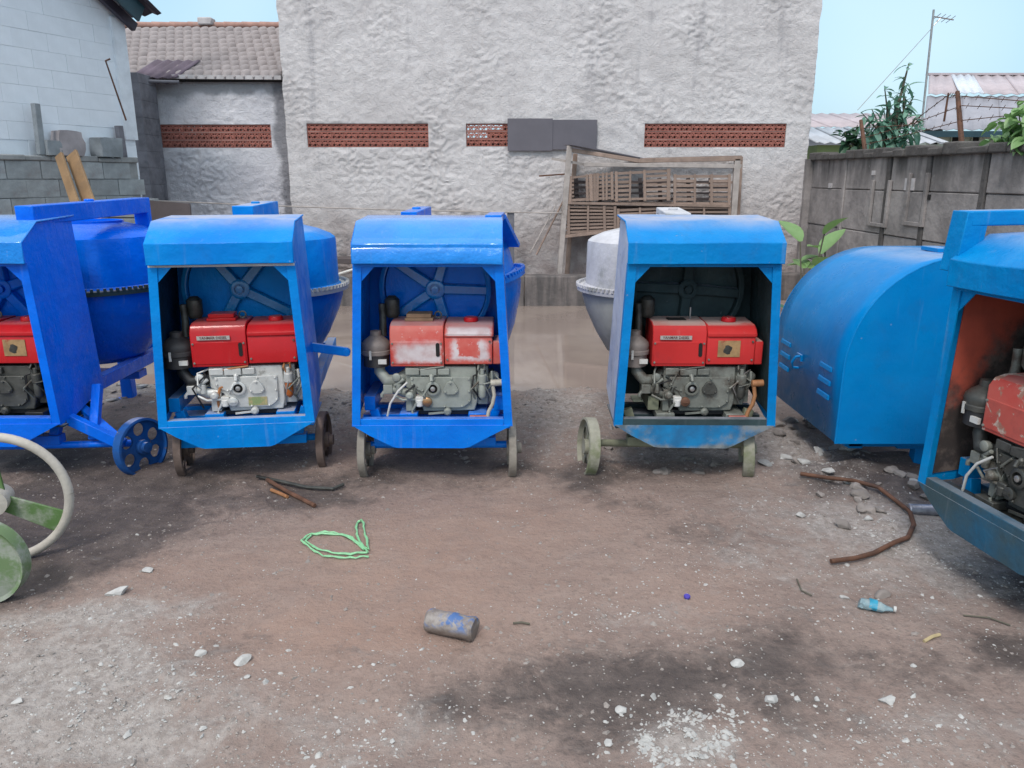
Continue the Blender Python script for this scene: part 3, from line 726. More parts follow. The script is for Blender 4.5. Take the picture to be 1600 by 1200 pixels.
for r in range(rows):
    off = (r % 2) * tw * 0.5
    x = -6.0 + off
    while x < -3.1:
        if x > -5.92 and cnt < 296:
            p = Pn(x, (r - 0.5) * th, -0.012)
            o = inst('tile', TILE, low, p, (slope, 0, rnd.uniform(-0.03, 0.03)), (1, 1, rnd.uniform(0.85, 1.15))); cnt += 1
        x += tw
x = -7.0
while x < -3.15:
    m = MB(); z = 3.86
    m.lathe([(0.055, 0), (0.047, 0.30)], 12, Matrix.Translation((x, 13.0, z - 0.01)) @ Matrix.Rotation(R(90), 4, 'Y') @ Matrix.Rotation(0, 4, 'Z'))
    m.build('ridge_tile', M['ridge'], low); x += 0.28
m = MB(); q = atY(322, 38, 12.95)
m.box(q.x - 0.11, q.x + 0.11, 12.88, 13.08, 3.84, 3.95, 0); m.build('ridge_cap', M['lime'], low, bevel=0.02)
m = MB(); m.box(-3.28, -3.05, 12.7, 13.1, 3.72, 3.93); m.build('mortar_fillet', M['lime'], low, bevel=0.02)
m = MB(); m.bar((-5.5, YL - 0.12, 2.865), (-3.08, YL - 0.12, 2.845), 0.05, 0.05); m.build('eave_batten', M['lime'], low)

# ------------------------------------------------------------------ white block building and raw block wall, left
dW = Vector((0.42, 1.0, 0)).normalized(); nW = Vector((dW.y, -dW.x, 0))
cor = atY(203, 150, 9.85); P0 = Vector((cor.x, cor.y, 0))          # far corner of the white gable
angW = math.atan2(dW.y, dW.x)
wb = empty('white_block_building', (P0.x, P0.y, 0), angW - math.pi, label='white painted block building with a dark corrugated roof edge, at the far left', cat='building')
# local frame: +x runs from far corner towards the camera side, -y... wall face at local y=0, outside is +y
def wl(x, y, z): return Vector((x, y, z))
outs = 1 if (Matrix.Rotation(angW - math.pi, 3, 'Z') @ Vector((0, 1, 0))).dot(nW) > 0 else -1
m = MB(); LW = 3.6
m.box(0.0, LW, -outs * 0.25 if outs > 0 else 0.02, -0.02 if outs > 0 else 0.25, 0.0, 5.6)
m.build('wall_backing', M['mortar_white'], wb, smooth=False)
m = MB()
m.box(-3.0, 0.0, -outs * 0.25 if outs > 0 else 0.0, 0.0 if outs > 0 else 0.25, 0.0, 2.9)
bm_ = MB(); bw, bh = 0.40, 0.185
bm_.box(0.001, bw - 0.001, -0.02 if outs > 0 else -0.004, 0.0022 if outs > 0 else 0.02, 0.001, bh - 0.001)
o = bm_.build('block', M['white_block'], bevel=0.002); WB = o.data; bpy.data.objects.remove(o)
def rake(x): return 3.42 + x * 0.62                                 # underside of the roof along the wall
for r in range(30):
    z = 1.2 + r * bh; x = -(r % 2) * bw / 2
    while x < LW - 0.1:
        if z < rake(max(x, 0)) + 0.1 and z < 5.4:
            sxx = 1.0
            xx = x
            if x < 0: xx = 0; sxx = 0.5
            ob = inst('block', WB, wb, (xx, rnd.uniform(-0.003, 0.003), z), (0, 0, 0), (sxx, 1, 1))
        x += bw
# roof edge: corrugated sheets over the rake
def corr(p0, du, dv, nu, wave, amp, thick=0.0, m=None, mi=0):
    m = m or MB(); n = Vector(du).cross(Vector(dv)).normalized()
    p0 = Vector(p0); du = Vector(du); dv = Vector(dv); vs = []
    for j in (0, 1):
        for i in range(nu + 1):
            vs.append(p0 + du * (i / nu) + dv * j + n * (amp * math.sin(i * wave)))
    fs = [(i, i+1, nu+2+i, nu+1+i) for i in range(nu)]
    m.add(vs, fs, mi); return m
def solid(o, t):
    md = o.modifiers.new('thickness', 'SOLIDIFY'); md.thickness = t; return o
for k, (xa, xb, ex) in enumerate(((-0.22, 0.60, 0.42), (0.50, 1.5, 0.30), (1.35, 2.5, 0.30), (2.3, 3.7, 0.30))):
    zz0 = 3.52 + xa * 0.62 + 0.02 * k; zz1 = 3.52 + xb * 0.62 + 0.02 * k
    m = corr((xb, outs * ex, zz1 + 0.05), (0, -outs * 1.8, 0.0), (xa - xb, 0, zz0 - zz1), 36, 1.57, 0.02)
    solid(m.build('roof_sheet', M['dark_roof'], wb), 0.008)
m = MB(); m.bar((-0.05, outs * 0.28, 3.40), (3.7, outs * 0.28, 5.73), 0.03, 0.20, up=(0, 0, 1)); m.build('fascia_board', M['fascia'], wb)
m = MB(); m.bar((-0.1, outs * 0.10, 3.28), (3.7, outs * 0.10, 5.62), 0.06, 0.10); m.build('rafter', M['dark_roof'], wb)
m = MB(); m.box(-0.02, 0.16, outs * -0.1, outs * 0.03, 2.0, 3.36); m.build('corner_strip', M['mortar_white'], wb, smooth=False)

# dark corner pillar between white building and the low house
pl = empty('corner_pillar', (0, 0, 0), label='mould blackened plaster pillar in the corner beside the low tiled house', cat='pillar')
p = atY(214, 200, 10.6)
m = MB()
for k in range(14):
    z = k * 0.21
    m.box(p.x - 0.16 + 0.02 * N3(k, 1), p.x + 0.16 + 0.03 * N3(k, 5), 10.45, 10.95, z, z + 0.2101 if k < 13 else z + 0.12)
m.build('shaft', M['dark_pillar'], pl, bevel=0.006)
# sagging sheets over the tiles by the corner
ps = empty('sagging_roof_sheet', (0, 0, 0), label='short purple grey awning of corrugated sheets above the dark corner pillar', cat='roof sheet')
a = atY(200, 122, 10.7); b = atY(283, 97, 11.2)
m = corr(a, (0.55, 0.18, 0.02), Vector(b) - Vector(a) + Vector((-0.35, 0.0, 0.02)), 18, 1.57, 0.012)
solid(m.build('sheet', M['purple_sheet'], ps), 0.006)
m = corr(Vector(a) + Vector((0.02, 0.1, -0.04)), (0.45, 0.16, 0.0), Vector(b) - Vector(a) + Vector((-0.1, 0.1, 0.0)), 18, 1.57, 0.012)
solid(m.build('sheet', M['purple_sheet'], ps), 0.006)
m = MB(); m.tube([Vector(a) + Vector((-0.05, -0.02, -0.03)), Vector(a) + Vector((0.6, 0.15, -0.03))], 0.02); m.build('bearer_pole', M['dark_pillar'], ps)

# raw block wall in front of the white building
A = atY(-60, 222, 7.75); B = atY(212, 243, 9.75)
A.z = 0; B.z = 0
dR = (B - A); LR = dR.length; dR.normalize(); aR = math.atan2(dR.y, dR.x)
rw = empty('raw_block_wall', A, aR, label='unpainted grey concrete block wall standing before the white building', cat='wall')
bm_ = MB(); bm_.box(0.005, 0.395, -0.012, 0.10, 0.005, 0.185); o = bm_.build('block', M['grey_cblock'], bevel=0.006); GB = o.data; bpy.data.objects.remove(o)
H0 = 9 * 0.19 + 0.02
m = MB(); m.box(0, LR, 0.0, 0.09, -0.1, H0); m.build('mortar_core', M['mortar_grey'], rw, smooth=False)
for r in range(9):
    x = -(r % 2) * 0.2
    while x < LR - 0.2:
        inst('block', GB, rw, (max(x, 0), rnd.uniform(-0.006, 0.006), r * 0.19 + 0.02), (0, 0, rnd.uniform(-0.004, 0.004)), (0.5 if x < 0 else 1, 1, 1)); x += 0.4
m = MB()
xs = 0
while xs < LR:
    m.box(xs, min(xs + 0.31, LR), -0.03 + rnd.uniform(-.01, .01), 0.12, H0, H0 + 0.06 + rnd.uniform(-0.015, 0.02)); xs += 0.31
m.build('coping', M['mortar_grey'], rw, bevel=0.012)
def onwall(px, off=0.05):            # point on the top of the raw wall under pixel column px
    best = None
    for i in range(400):
        q = A + dR * (LR * i / 399); X = q.x; ax = q.y * math.cos(PITCH) + (CAM_H - H0) * math.sin(PITCH)
        e_ = abs(800 + FPX * X / ax - px)
        if best is None or e_ < best[0]: best = (e_, q)
    q = best[1].copy(); q.z = H0 + 0.06; return q
def rough_box(name, w_, d_, h_, mat, seed, parent=None, loc=(0,0,0), rz=0):
    import bmesh
    bm = bmesh.new(); bmesh.ops.create_cube(bm, size=1.0); bmesh.ops.subdivide_edges(bm, edges=bm.edges[:], cuts=3, use_grid_fill=True)
    for v in bm.verts:
        v.co.x *= w_; v.co.y *= d_; v.co.z = (v.co.z + 0.5) * h_
        k = 0.14 * min(w_, h_)
        v.co += Vector((N3(v.co.x*9+seed, v.co.y*9, v.co.z*9), N3(v.co.x*9, v.co.y*9+seed, v.co.z*9), 0.6*N3(v.co.x*9, v.co.y*9, v.co.z*9+seed) if v.co.z > 0.01 else 0)) * k
    me = bpy.data.meshes.new(name); bm.to_mesh(me); bm.free(); me.materials.append(mat); me.shade_smooth(); me.set_sharp_from_angle(angle=R(30))
    o = bpy.data.objects.new(name, me); C.objects.link(o); o.location = loc; o.rotation_euler = (0, 0, rz)
    if parent: o.parent = parent
    return o
M['stump'] = plain('pinkish_broken_concrete', (0.36, 0.33, 0.34), 0.95, 0, 0.25, 6, 0.6)
M['stump_grey'] = plain('grey_broken_concrete', (0.27, 0.30, 0.32), 0.95, 0, 0.3, 6, 0.6)
q = onwall(110); tag(rough_box('concrete_lump', 0.30, 0.16, 0.26, M['stump'], 3, None, q, aR), 'pinkish rounded concrete lump on the raw block wall', 'concrete lump')
q = onwall(82); tag(rough_box('concrete_lump', 0.18, 0.14, 0.15, M['stump_grey'], 13, None, q, aR), 'small grey concrete lump on the raw block wall, left of the pinkish one', 'concrete lump')
q = onwall(168); tag(rough_box('concrete_lump', 0.30, 0.18, 0.21, M['stump_grey'], 8, None, q, aR), 'wide grey broken concrete lump on the raw wall near its right end', 'concrete lump')
q = onwall(66); m = MB(); m.box(-0.035, 0.035, -0.03, 0.03, 0, 0.52); o = m.build('timber_post', M['stump_grey'], bevel=0.006); o.location = q; o.rotation_euler = (0, R(2), aR); tag(o, 'short grey post standing up from the raw block wall', 'post')
q = onwall(194); m = MB(); m.box(-0.04, 0.04, -0.03, 0.03, 0, 0.36); o = m.build('timber_post', M['dark_pillar'], bevel=0.006); o.location = q; o.rotation_euler = (0, R(-2), aR); tag(o, 'short dark stub post at the right end of the raw block wall', 'post')
m = MB(); a = atY(165, 95, 9.2); b = atY(197, 188, 9.5); c2 = atY(172, 92, 9.2)
m.tube([c2, a, b], 0.010, 8); tag(m.build('leaning_rod', M['rust']), 'thin dark rod leaning against the white block wall', 'rod')
# planks leaning on the raw wall
for k, (pa, pb_, ww, lab) in enumerate((((92, 242), (118, 330), 0.10, 'leftmost narrow yellow plank leaning on the raw block wall'), ((112, 240), (140, 330), 0.15, 'widest yellow plank leaning on the raw block wall, beside the narrow one'))):
    top = atY(pa[0], pa[1], 8.5 + 0.1 * k); bot = atY(pb_[0] + 4, pb_[1], 8.15 + 0.1 * k); d = (bot - top); bot = top + d * (top.z / (top.z - bot.z)) * 0.99
    m = MB(); m.bar(top, bot, ww, 0.03, up=(0, 1, 0.3)); tag(m.build('plank', M['plank'], bevel=0.004), lab, 'plank', 'planks leaning on the block wall')
# low block pier near the pillar and brown boards at its foot
pr = empty('low_block_pier', (0, 0, 0), label='short pier of raw blocks with a brick strip below the corner pillar', cat='pier')
q = atY(203, 300, 9.3)
for k in range(6):
    z = k * 0.22
    m = MB(); m.box(q.x - 0.24 + 0.02 * (k % 2), q.x + 0.22 + 0.02 * (k % 2), 9.2, 9.5, z + 0.004, z + 0.214)
    m.build('block', M['grey_cblock'] if k != 3 else M['vent'], pr, bevel=0.008)
a = atY(228, 313, 8.9); b = atY(296, 318, 8.9)
m = MB(); m.prism([(a.x, 8.9, 0), (b.x, 8.9, 0), (b.x, 8.9, b.z), (a.x, 8.9, a.z)], [(a.x, 8.93, 0), (b.x, 8.93, 0), (b.x, 8.93, b.z), (a.x, 8.93, a.z)])
tag(m.build('hardboard_sheet', M['brown_board']), 'dark brown board standing behind the leftmost mixer beam', 'board')

# ------------------------------------------------------------------ pond kerb, fence post and wire
kb = empty('pond_kerb', (0, 0, 0), label='low stained concrete kerb along the far side of the pond', cat='kerb')
x = -7.2
while x < 3.4:
    L = 0.92
    m = MB(); m.box(x + 0.004, x + L - 0.004, 10.0 + rnd.uniform(-0.012, 0.012), 10.28, -0.4, 0.33 + rnd.uniform(-0.02, 0.02))
    m.build('slab', M['kerb'], kb, bevel=0.015); x += L
po = MB(); a = atY(798, 331, 10.45); po.bar((a.x, 10.45, 0.0), (a.x, 10.45, a.z), 0.095, 0.07, up=(0, 1, 0))
tag(po.build('fence_post', M['dark_pillar'], bevel=0.008), 'grey post standing behind the pond kerb right of the third mixer', 'post')
m = MB(); pts = []
for k in range(13):
    t = k / 12; px = 232 + (880 - 232) * t; py = 313 + 20 * t + 3 * math.sin(t * math.pi)
    pts.append(atY(px, py, 10.4))
m.tube(pts, 0.009, 6); tag(m.build('tie_wire', M['pale_wood']), 'thin pale line strung low along the plastered wall to the bamboo cage', 'wire')
m = MB(); m.tube([atY(838, 398, 10.5), atY(884, 306, 10.62)], 0.012, 6); tag(m.build('bamboo_stick', M['old_wood']), 'left leaning bamboo stick beside the cage leg', 'stick')
m = MB(); m.tube([atY(828, 396, 10.3), atY(868, 322, 10.5)], 0.009, 6); tag(m.build('bamboo_stick', M['pale_wood']), 'thinner pale stick leaning left of the cage, farthest from it', 'stick')
# floating pipe end by machine two
m = MB(); m.tube([atY(516, 432, 9.0), atY(552, 421, 9.0)], 0.014, 8)
tag(m.build('plastic_pipe', M['white_part']), 'thin white pipe end sticking out between second and third mixers', 'pipe')
m = MB(); q = G(470, 405, 0.25)
bl = [(-3.6, 10.6), (-0.9, 10.6)]
m.bar((-3.2, 10.5, 0.50), (-1.55, 10.42, 0.47), 0.28, 0.07)
m.bar((-3.0, 10.45, 0.2), (-3.0, 10.45, 0.5), 0.08, 0.08); m.bar((-1.8, 10.42, 0.2), (-1.8, 10.42, 0.46), 0.08, 0.08)
tag(m.build('plank_ledge', M['brown_board'], bevel=0.006), 'low dark ledge at the wall foot seen right of the second mixer', 'ledge')

# ------------------------------------------------------------------ bamboo cage
cg = empty('bamboo_cage', (0, 0, 0), label='dilapidated bamboo slat cage on legs against the plastered wall', cat='cage')
YC = 10.42; YB = 10.78
def P(px, py, Y=YC): return atY(px, py, Y)
def part(name, fn, mat, parent, **k):
    m = MB(); fn(m); return m.build(name, mat, parent, **k)
part('leg', lambda m: m.bar(P(890, 228), P(874, 432), 0.07, 0.06, up=(0,1,0)), M['pale_wood'], cg, bevel=0.006)
part('leg', lambda m: m.bar(P(899, 240, YB), P(886, 430, YB), 0.06, 0.06, up=(0,1,0)), M['old_wood'], cg, bevel=0.006)
part('leg', lambda m: m.bar(P(1152, 248), P(1140, 432), 0.075, 0.06, up=(0,1,0)), M['pale_wood'], cg, bevel=0.006)
part('leg', lambda m: m.bar(P(1156, 248, YB), P(1147, 425, YB), 0.07, 0.06, up=(0,1,0)), M['old_wood'], cg, bevel=0.006)
part('beam', lambda m: m.bar(P(890, 234), P(1003, 252), 0.05, 0.05), M['old_wood'], cg, bevel=0.005)
part('beam', lambda m: m.bar(P(1000, 251), P(1160, 248), 0.06, 0.055), M['old_wood'], cg, bevel=0.005)
part('beam', lambda m: m.bar(P(912, 257), P(1158, 260), 0.05, 0.05), M['pale_wood'], cg, bevel=0.005)
part('beam', lambda m: m.bar(P(862, 248, YC + .05), P(915, 257, YC + .05), 0.03, 0.03), M['pale_wood'], cg)
part('beam', lambda m: m.bar(P(842, 275, YC + .03), P(884, 272, YC + .03), 0.015, 0.02), M['rust'], cg)
part('beam', lambda m: m.bar(P(875, 370), P(965, 360), 0.045, 0.04), M['old_wood'], cg)
part('beam', lambda m: m.bar(P(884, 317), P(1140, 322), 0.05, 0.03), M['old_wood'], cg)
part('beam', lambda m: m.bar(P(888, 226, YC), P(1010, 250, YB), 0.30, 0.015, up=(0.1, 0, 1)), M['board'], cg)
part('beam', lambda m: m.bar(P(1000, 250, YB), P(1158, 246, YB), 0.07, 0.05), M['old_wood'], cg)
part('shelf', lambda m: m.box(P(886, 300).x, P(1142, 300).x, YC + 0.05, YB, P(890, 320).z, P(890, 318).z + 0.01), M['old_wood'], cg)
SL = MB(); SL.box(0, 1, 0, 0.008, -0.5, 0.5); o = SL.build('slat', M['old_wood'], smooth=False); SLM = o.data; bpy.data.objects.remove(o)
def slat(a, b, wdt, y):
    d = b - a; o = inst('slat', SLM, cg, (a.x, y, a.z), (0, -math.atan2(d.z, d.x), 0), (d.length, 1, wdt)); return o
def panel(px0, px1, t0, t1, b0, b1, n, gaps=(), y=YC, vert=()):
    for k in range(n):
        f = (k + 0.5) / n
        a = P(px0, t0 + (b0 - t0) * f, y); b = P(px1, t1 + (b1 - t1) * f, y)
        wdt = abs(atY(px0, t0, y).z - atY(px0, b0, y).z) / n * rnd.uniform(0.50, 0.68)
        segs = [(0, 1)]
        if gaps and 0 < k < n - 1: segs = [(0, gaps[0]), (gaps[1], 1)]
        for (s0, s1) in segs:
            slat(a.lerp(b, s0), a.lerp(b, s1), wdt, y + rnd.uniform(-.006, .006))
    for v, wpx in vert:
        a = P(v, t0 + (t1 - t0) * (v - px0) / (px1 - px0), y - 0.012); b = P(v + rnd.uniform(-1, 1), b0 + (b1 - b0) * (v - px0) / (px1 - px0), y - 0.012)
        slat(b, a, wpx * 0.0088, y - 0.014)
panel(888, 958, 275, 268, 316, 312, 7, (0.12, 0.42), vert=((891, 5), (917, 4), (923, 5), (929, 4), (934, 4), (942, 3), (948, 3), (956, 4)))
panel(960, 1048, 268, 263, 315, 313, 7, (0.28, 0.52), vert=((963, 4), (985, 3), (1007, 4), (1045, 5)))
panel(1052, 1142, 272, 272, 322, 322, 7, (0.40, 0.62), vert=((1055, 4), (1086, 3), (1112, 4), (1140, 4)))
panel(884, 962, 320, 322, 366, 362, 8, (), vert=((888, 4), (919, 3), (944, 4), (961, 4)))
panel(964, 1050, 326, 322, 372, 370, 8, (), vert=((966, 4), (1000, 3), (1048, 4)))
panel(1052, 1142, 322, 322, 372, 372, 8, (), vert=((1054, 4), (1100, 3), (1140, 4)))
# side laths and back laths, seen through the gaps
for k in range(7):
    z = P(880, 282 + k * 12).z
    part('slat', lambda m: m.bar((P(882, 280).x, YC + 0.01, z), (P(886, 280).x, YB, z + 0.01), 0.01, 0.045), M['old_wood'], cg)
for k in range(4):
    a = P(890, 285 + k * 26, YB - .03); b = P(1150, 285 + k * 26, YB - .03)
    slat(a, b, 0.035, YB - .03)
for (x0_, y0_, x1_, y1_) in ((890, 322, 1050, 368), (1050, 318, 1140, 372)):
    part('shade_board', lambda m: m.box(P(x0_, y0_, YB - .06).x, P(x1_, y0_, YB - .06).x, YB - .07, YB - .06, P(x0_, y1_, YB - .06).z, P(x0_, y0_, YB - .06).z), M['brown_board'], cg)  # dark sheet added in place of the shade inside the cage
for px_ in (900, 935, 1000, 1030, 1075, 1110):
    a = P(px_, 278, YB - .05); b = P(px_ + 2, 316, YB - .05); part('stud', lambda m: m.bar(a, b, 0.05, 0.03, up=(0, 1, 0)), M['brown_board'], cg)
for k in range(4):
    a = P(890, 284 + k * 9, YB - .08); b = P(1140, 284 + k * 9, YB - .08)
    part('rear_lath', lambda m: m.bar(a, b, 0.012, 0.028), M['brown_board'], cg)

# ------------------------------------------------------------------ right boundary wall (precast panels and posts)
XR = 4.08
rb = empty('boundary_wall', (0, 0, 0), label='dark weathered concrete boundary wall running along the right side', cat='wall')
ys = [10.87, 9.75, 8.62, 7.80, 6.86, 5.9, 5.0, 4.1, 3.2]
hts = [1.42, 0.95, 0.48, 0.0]
topz = lambda y: 1.84 - (10.85 - y) * 0.006
for i in range(len(ys) - 1):
    a, b = ys[i+1], ys[i]
    for k in range(3):
        z1 = hts[k]; z0 = hts[k+1]
        m = MB(); m.box(XR + rnd.uniform(-.01, .01), XR + 0.10, a + 0.05, b - 0.05, z0 + 0.006, z1 - 0.004); m.build('panel', M['rwall'], rb, bevel=0.008)
    m = MB(); m.box(XR + rnd.uniform(-.006, .006), XR + 0.10, a + 0.05, b - 0.05, 1.424, topz(b) - 0.02); m.build('panel', M['rwall'], rb, bevel=0.01)
for y in ys:
    m = MB(); m.box(XR - 0.014, XR + 0.13, y - 0.04, y + 0.04, 0, topz(y) - 0.03); m.build('post', M['rwall_dark'] if y in (8.62, 6.86, 7.80) else M['rwall'], rb, bevel=0.01)
m = MB(); m.box(XR + 0.03, XR + 0.08, 3.2, 11.3, 0, 1.80); m.box(XR - 0.085, XR + 0.02, 10.82, 11.05, 0, 1.80); m.build('core', M['rwall'], rb, smooth=False)
m = MB(); y = 3.2
while y < 10.85:
    m.box(XR - 0.05 + rnd.uniform(-.015, .015), XR + 0.17, y, y + 0.24, topz(y) - 0.06 , topz(y) + 0.03 + rnd.uniform(-0.03, 0.03)); y += 0.2405
m.build('coping', M['rwall_dark'], rb, bevel=0.015)
for (px, py, sz, mt) in ((1422, 288, 0.12, 'lime'), (1366, 270, 0.05, 'lime'), (1298, 290, 0.06, 'lime'), (1452, 308, 0.05, 'hole')):
    d = ray(px, py); t = XR / d.x; p = Vector((XR - 0.004, d.y * t, CAM_H + d.z * t))
    o = rough_box('plaster_patch', 0.02, sz * 1.5, sz, M[mt], px, rb, (p.x, p.y, p.z - sz/2))
# recessed pilaster slots low on the wall
for (px, py, w_, h_) in ((1376, 318, 0.45, 0.50), (1434, 312, 0.40, 0.52)):
    d = ray(px, py); t = XR / d.x
    m = MB(); yy = d.y * t; zz = CAM_H + d.z * t
    m.box(XR - 0.035, XR - 0.004, yy - w_/2, yy - w_/2 + 0.05, zz - h_/2, zz + h_/2); m.box(XR - 0.035, XR - 0.004, yy + w_/2 - 0.05, yy + w_/2, zz - h_/2, zz + h_/2); m.box(XR - 0.035, XR - 0.004, yy - w_/2 + 0.05, yy + w_/2 - 0.05, zz - h_/2, zz - h_/2 + 0.04)
    m.build('recess_frame', M['rwall'], rb, bevel=0.004)

# ------------------------------------------------------------------ houses beyond the boundary wall
hA = empty('pink_roof_house', (0, 0, 0), label='cream house with a faded pink and grey sheet roof behind the right boundary wall', cat='house')
def roofstrip(name, xa, xb, Y0, z0, Y1, z1, step, mat, parent, nu=12, slant=0.0):
    x = xa
    while x < xb - 0.01:
        x2 = min(x + step, xb)
        m = corr((x, Y0, z0), (x2 - x + 0.03, 0, 0), (slant, Y1 - Y0, z1 - z0), nu, 2*math.pi/4, 0.018)
        solid(m.build(name, mat, parent), 0.01); x = x2
eL = atY(1440, 203, 16.6); x_e = eL.x
roofstrip('roof_sheet', 8.45, 15.5, 16.6, atY(1500, 203, 16.6).z, 18.3, atY(1500, 151, 18.3).z, 0.8, M['grey_roof'], hA, slant=0.85)
zt0 = atY(1500, 150, 18.3).z; zt1 = atY(1500, 118, 20.5).z
roofstrip('roof_sheet', 9.3, 9.98, 18.25, zt0 + 0.03, 20.5, zt1, 0.68, M['pink_roof'], hA, slant=1.1)
roofstrip('roof_sheet', 9.99, 10.52, 18.25, zt0 + 0.05, 20.5, zt1 + 0.02, 0.54, M['clear_sheet'], hA, slant=0.95)
roofstrip('roof_sheet', 10.53, 15.0, 18.25, zt0 + 0.03, 20.5, zt1, 0.8, M['pink_roof'], hA, slant=0.95)
m = MB(); m.bar((10.35, 20.5, zt1 + 0.03), (16, 20.5, zt1 + 0.03), 0.14, 0.05); m.build('ridge_cap', M['pink_roof'], hA)
m = MB(); m.box(8.7, 15.4, 16.9, 17.1, 0, atY(1500, 207, 17).z - 0.08)
m.build('wall', M['cream_wall'], hA, smooth=False)
m = MB(); m.box(8.9, 9.1, 17.1, 20.4, 0, 2.5); m.build('wall', M['cream_wall'], hA, smooth=False)
m = MB(); m.bar((8.45, 16.62, atY(1500, 203, 16.6).z - 0.08), (15.5, 16.62, atY(1500, 203, 16.6).z - 0.08), 0.05, 0.12); m.build('eave_board', M['fascia'], hA)
for px in (1459, 1491, 1523, 1560):
    q = atY(px, 220, 16.89); m = MB(); m.box(q.x - 0.07, q.x + 0.07, 16.87, 16.895, q.z - 0.075, q.z + 0.075, 0)
    for (a_, b_, c_2, d_) in ((-0.085, 0.085, 0.075, 0.09), (-0.085, 0.085, -0.09, -0.075), (-0.085, -0.07, -0.075, 0.075), (0.07, 0.085, -0.075, 0.075)):
        m.box(q.x + a_, q.x + b_, 16.85, 16.895, q.z + c_2, q.z + d_, 1)
    m.build('vent_opening', [M['hole'], M['cream_wall']], hA, smooth=False)
hB = empty('grey_roof_house', (0, 0, 0), label='far low house with a pale pinkish roof just right of the plastered wall', cat='house')
zb0 = atY(1300, 199, 19).z; zb1 = atY(1300, 178, 21.5).z
roofstrip('roof_sheet', 6.6, 10.5, 19, zb0, 21.5, zb1, 0.9, M['pink_roof'], hB)
m = MB(); m.box(6.8, 10.3, 19.3, 21.4, 0, zb0 - 0.02); m.build('wall', M['grey_roof'], hB, smooth=False)
m = MB(); m.box(6.9, 7.2, 21.2, 21.6, zb1 - 0.2, zb1 + 0.12); m.build('roof_hatch', M['grey_roof'], hB, smooth=False)
hC = empty('zinc_roof_shed', (0, 0, 0), label='small olive green shed with a pale zinc roof behind the boundary wall', cat='shed')
zc0 = atY(1300, 224, 14.0).z; zc1 = atY(1300, 200, 15.6).z
roofstrip('roof_sheet', 5.3, 7.6, 14.0, zc0, 15.6, zc1, 0.55, M['zinc'], hC)
m = MB(); m.box(5.4, 7.5, 14.2, 15.5, 0, zc0 - 0.02); m.build('wall', M['green_wall'], hC, smooth=False)
# antenna
an = empty('tv_antenna', (0, 0, 0), label='tall thin antenna mast rising above the houses on the right', cat='antenna')
a = atY(1438, 215, 15.0); b = atY(1459, 15, 15.0)
m = MB(); m.tube([a, (a + b) / 2, b], 0.02, 8); m.build('mast', M['steel'], an)
m = MB(); c0 = atY(1460, 26, 15.0); c1 = atY(1490, 31, 15.0); m.tube([c0, c1], 0.012, 6)
for t in (0.1, 0.35, 0.6, 0.85):
    q = c0.lerp(c1, t); m.tube([q + Vector((0, -0.15, 0.03)), q + Vector((0, 0.15, -0.03))], 0.006, 5)
m.tube([atY(1459, 40, 15.0), atY(1470, 28, 15.0)], 0.01, 6); m.build('crossbar', M['steel'], an)
m = MB(); m.tube([atY(1455, 45, 15.0), atY(1340, 172, 14.5)], 0.006, 5); m.build('guy_wire', M['steel'], an)
# fence irons with barbed wire on the boundary wall
def at_wall(px, py, X=XR + 0.05):
    d = ray(px, py); t = X / d.x; return Vector((X, d.y * t, CAM_H + d.z * t))
for (pa, pb_, rr, lab) in (((1345, 188), (1354, 240), 0.025, 'short rusty iron post on the boundary wall inside the bushy plant'),
                           ((1496, 143), (1506, 226), 0.024, 'thick rusty iron post leaning on the boundary wall before the houses'),
                           ((1482, 145), (1475, 190), 0.010, 'thin iron prop left of the thick rusty post')):
    b = at_wall(*pb_); b.z = topz(b.y) - 0.05 if rr > 0.02 else b.z; a = at_wall(*pa)
    m = MB(); m.tube([a, a.lerp(b, 0.5) + Vector((0, 0, 0)), b], [rr * 0.8, rr, rr], 8); tag(m.build('fence_iron', M['rust']), lab, 'iron post', 'rusty irons on the boundary wall')
m = MB()
for (pts) in (((1350, 200), (1420, 195), (1482, 148), (1500, 150), (1600, 158)), ((1352, 215), (1430, 192), (1503, 165), (1600, 170)), ((1352, 226), (1440, 205), (1505, 188), (1600, 178))):
    m.tube([at_wall(*p) for p in pts], 0.004, 5)
    for j in range(len(pts) - 1):
        for t in (0.1, 0.3, 0.5, 0.7, 0.9):
            q = at_wall(*pts[j]).lerp(at_wall(*pts[j+1]), t)
            m.tube([q + Vector((0, -0.02, 0.02)), q + Vector((0, 0.02, -0.02))], 0.003, 4)
tag(m.build('barbed_wire', M['rust']), 'sagging barbed wire strung between the irons on the boundary wall', 'wire')

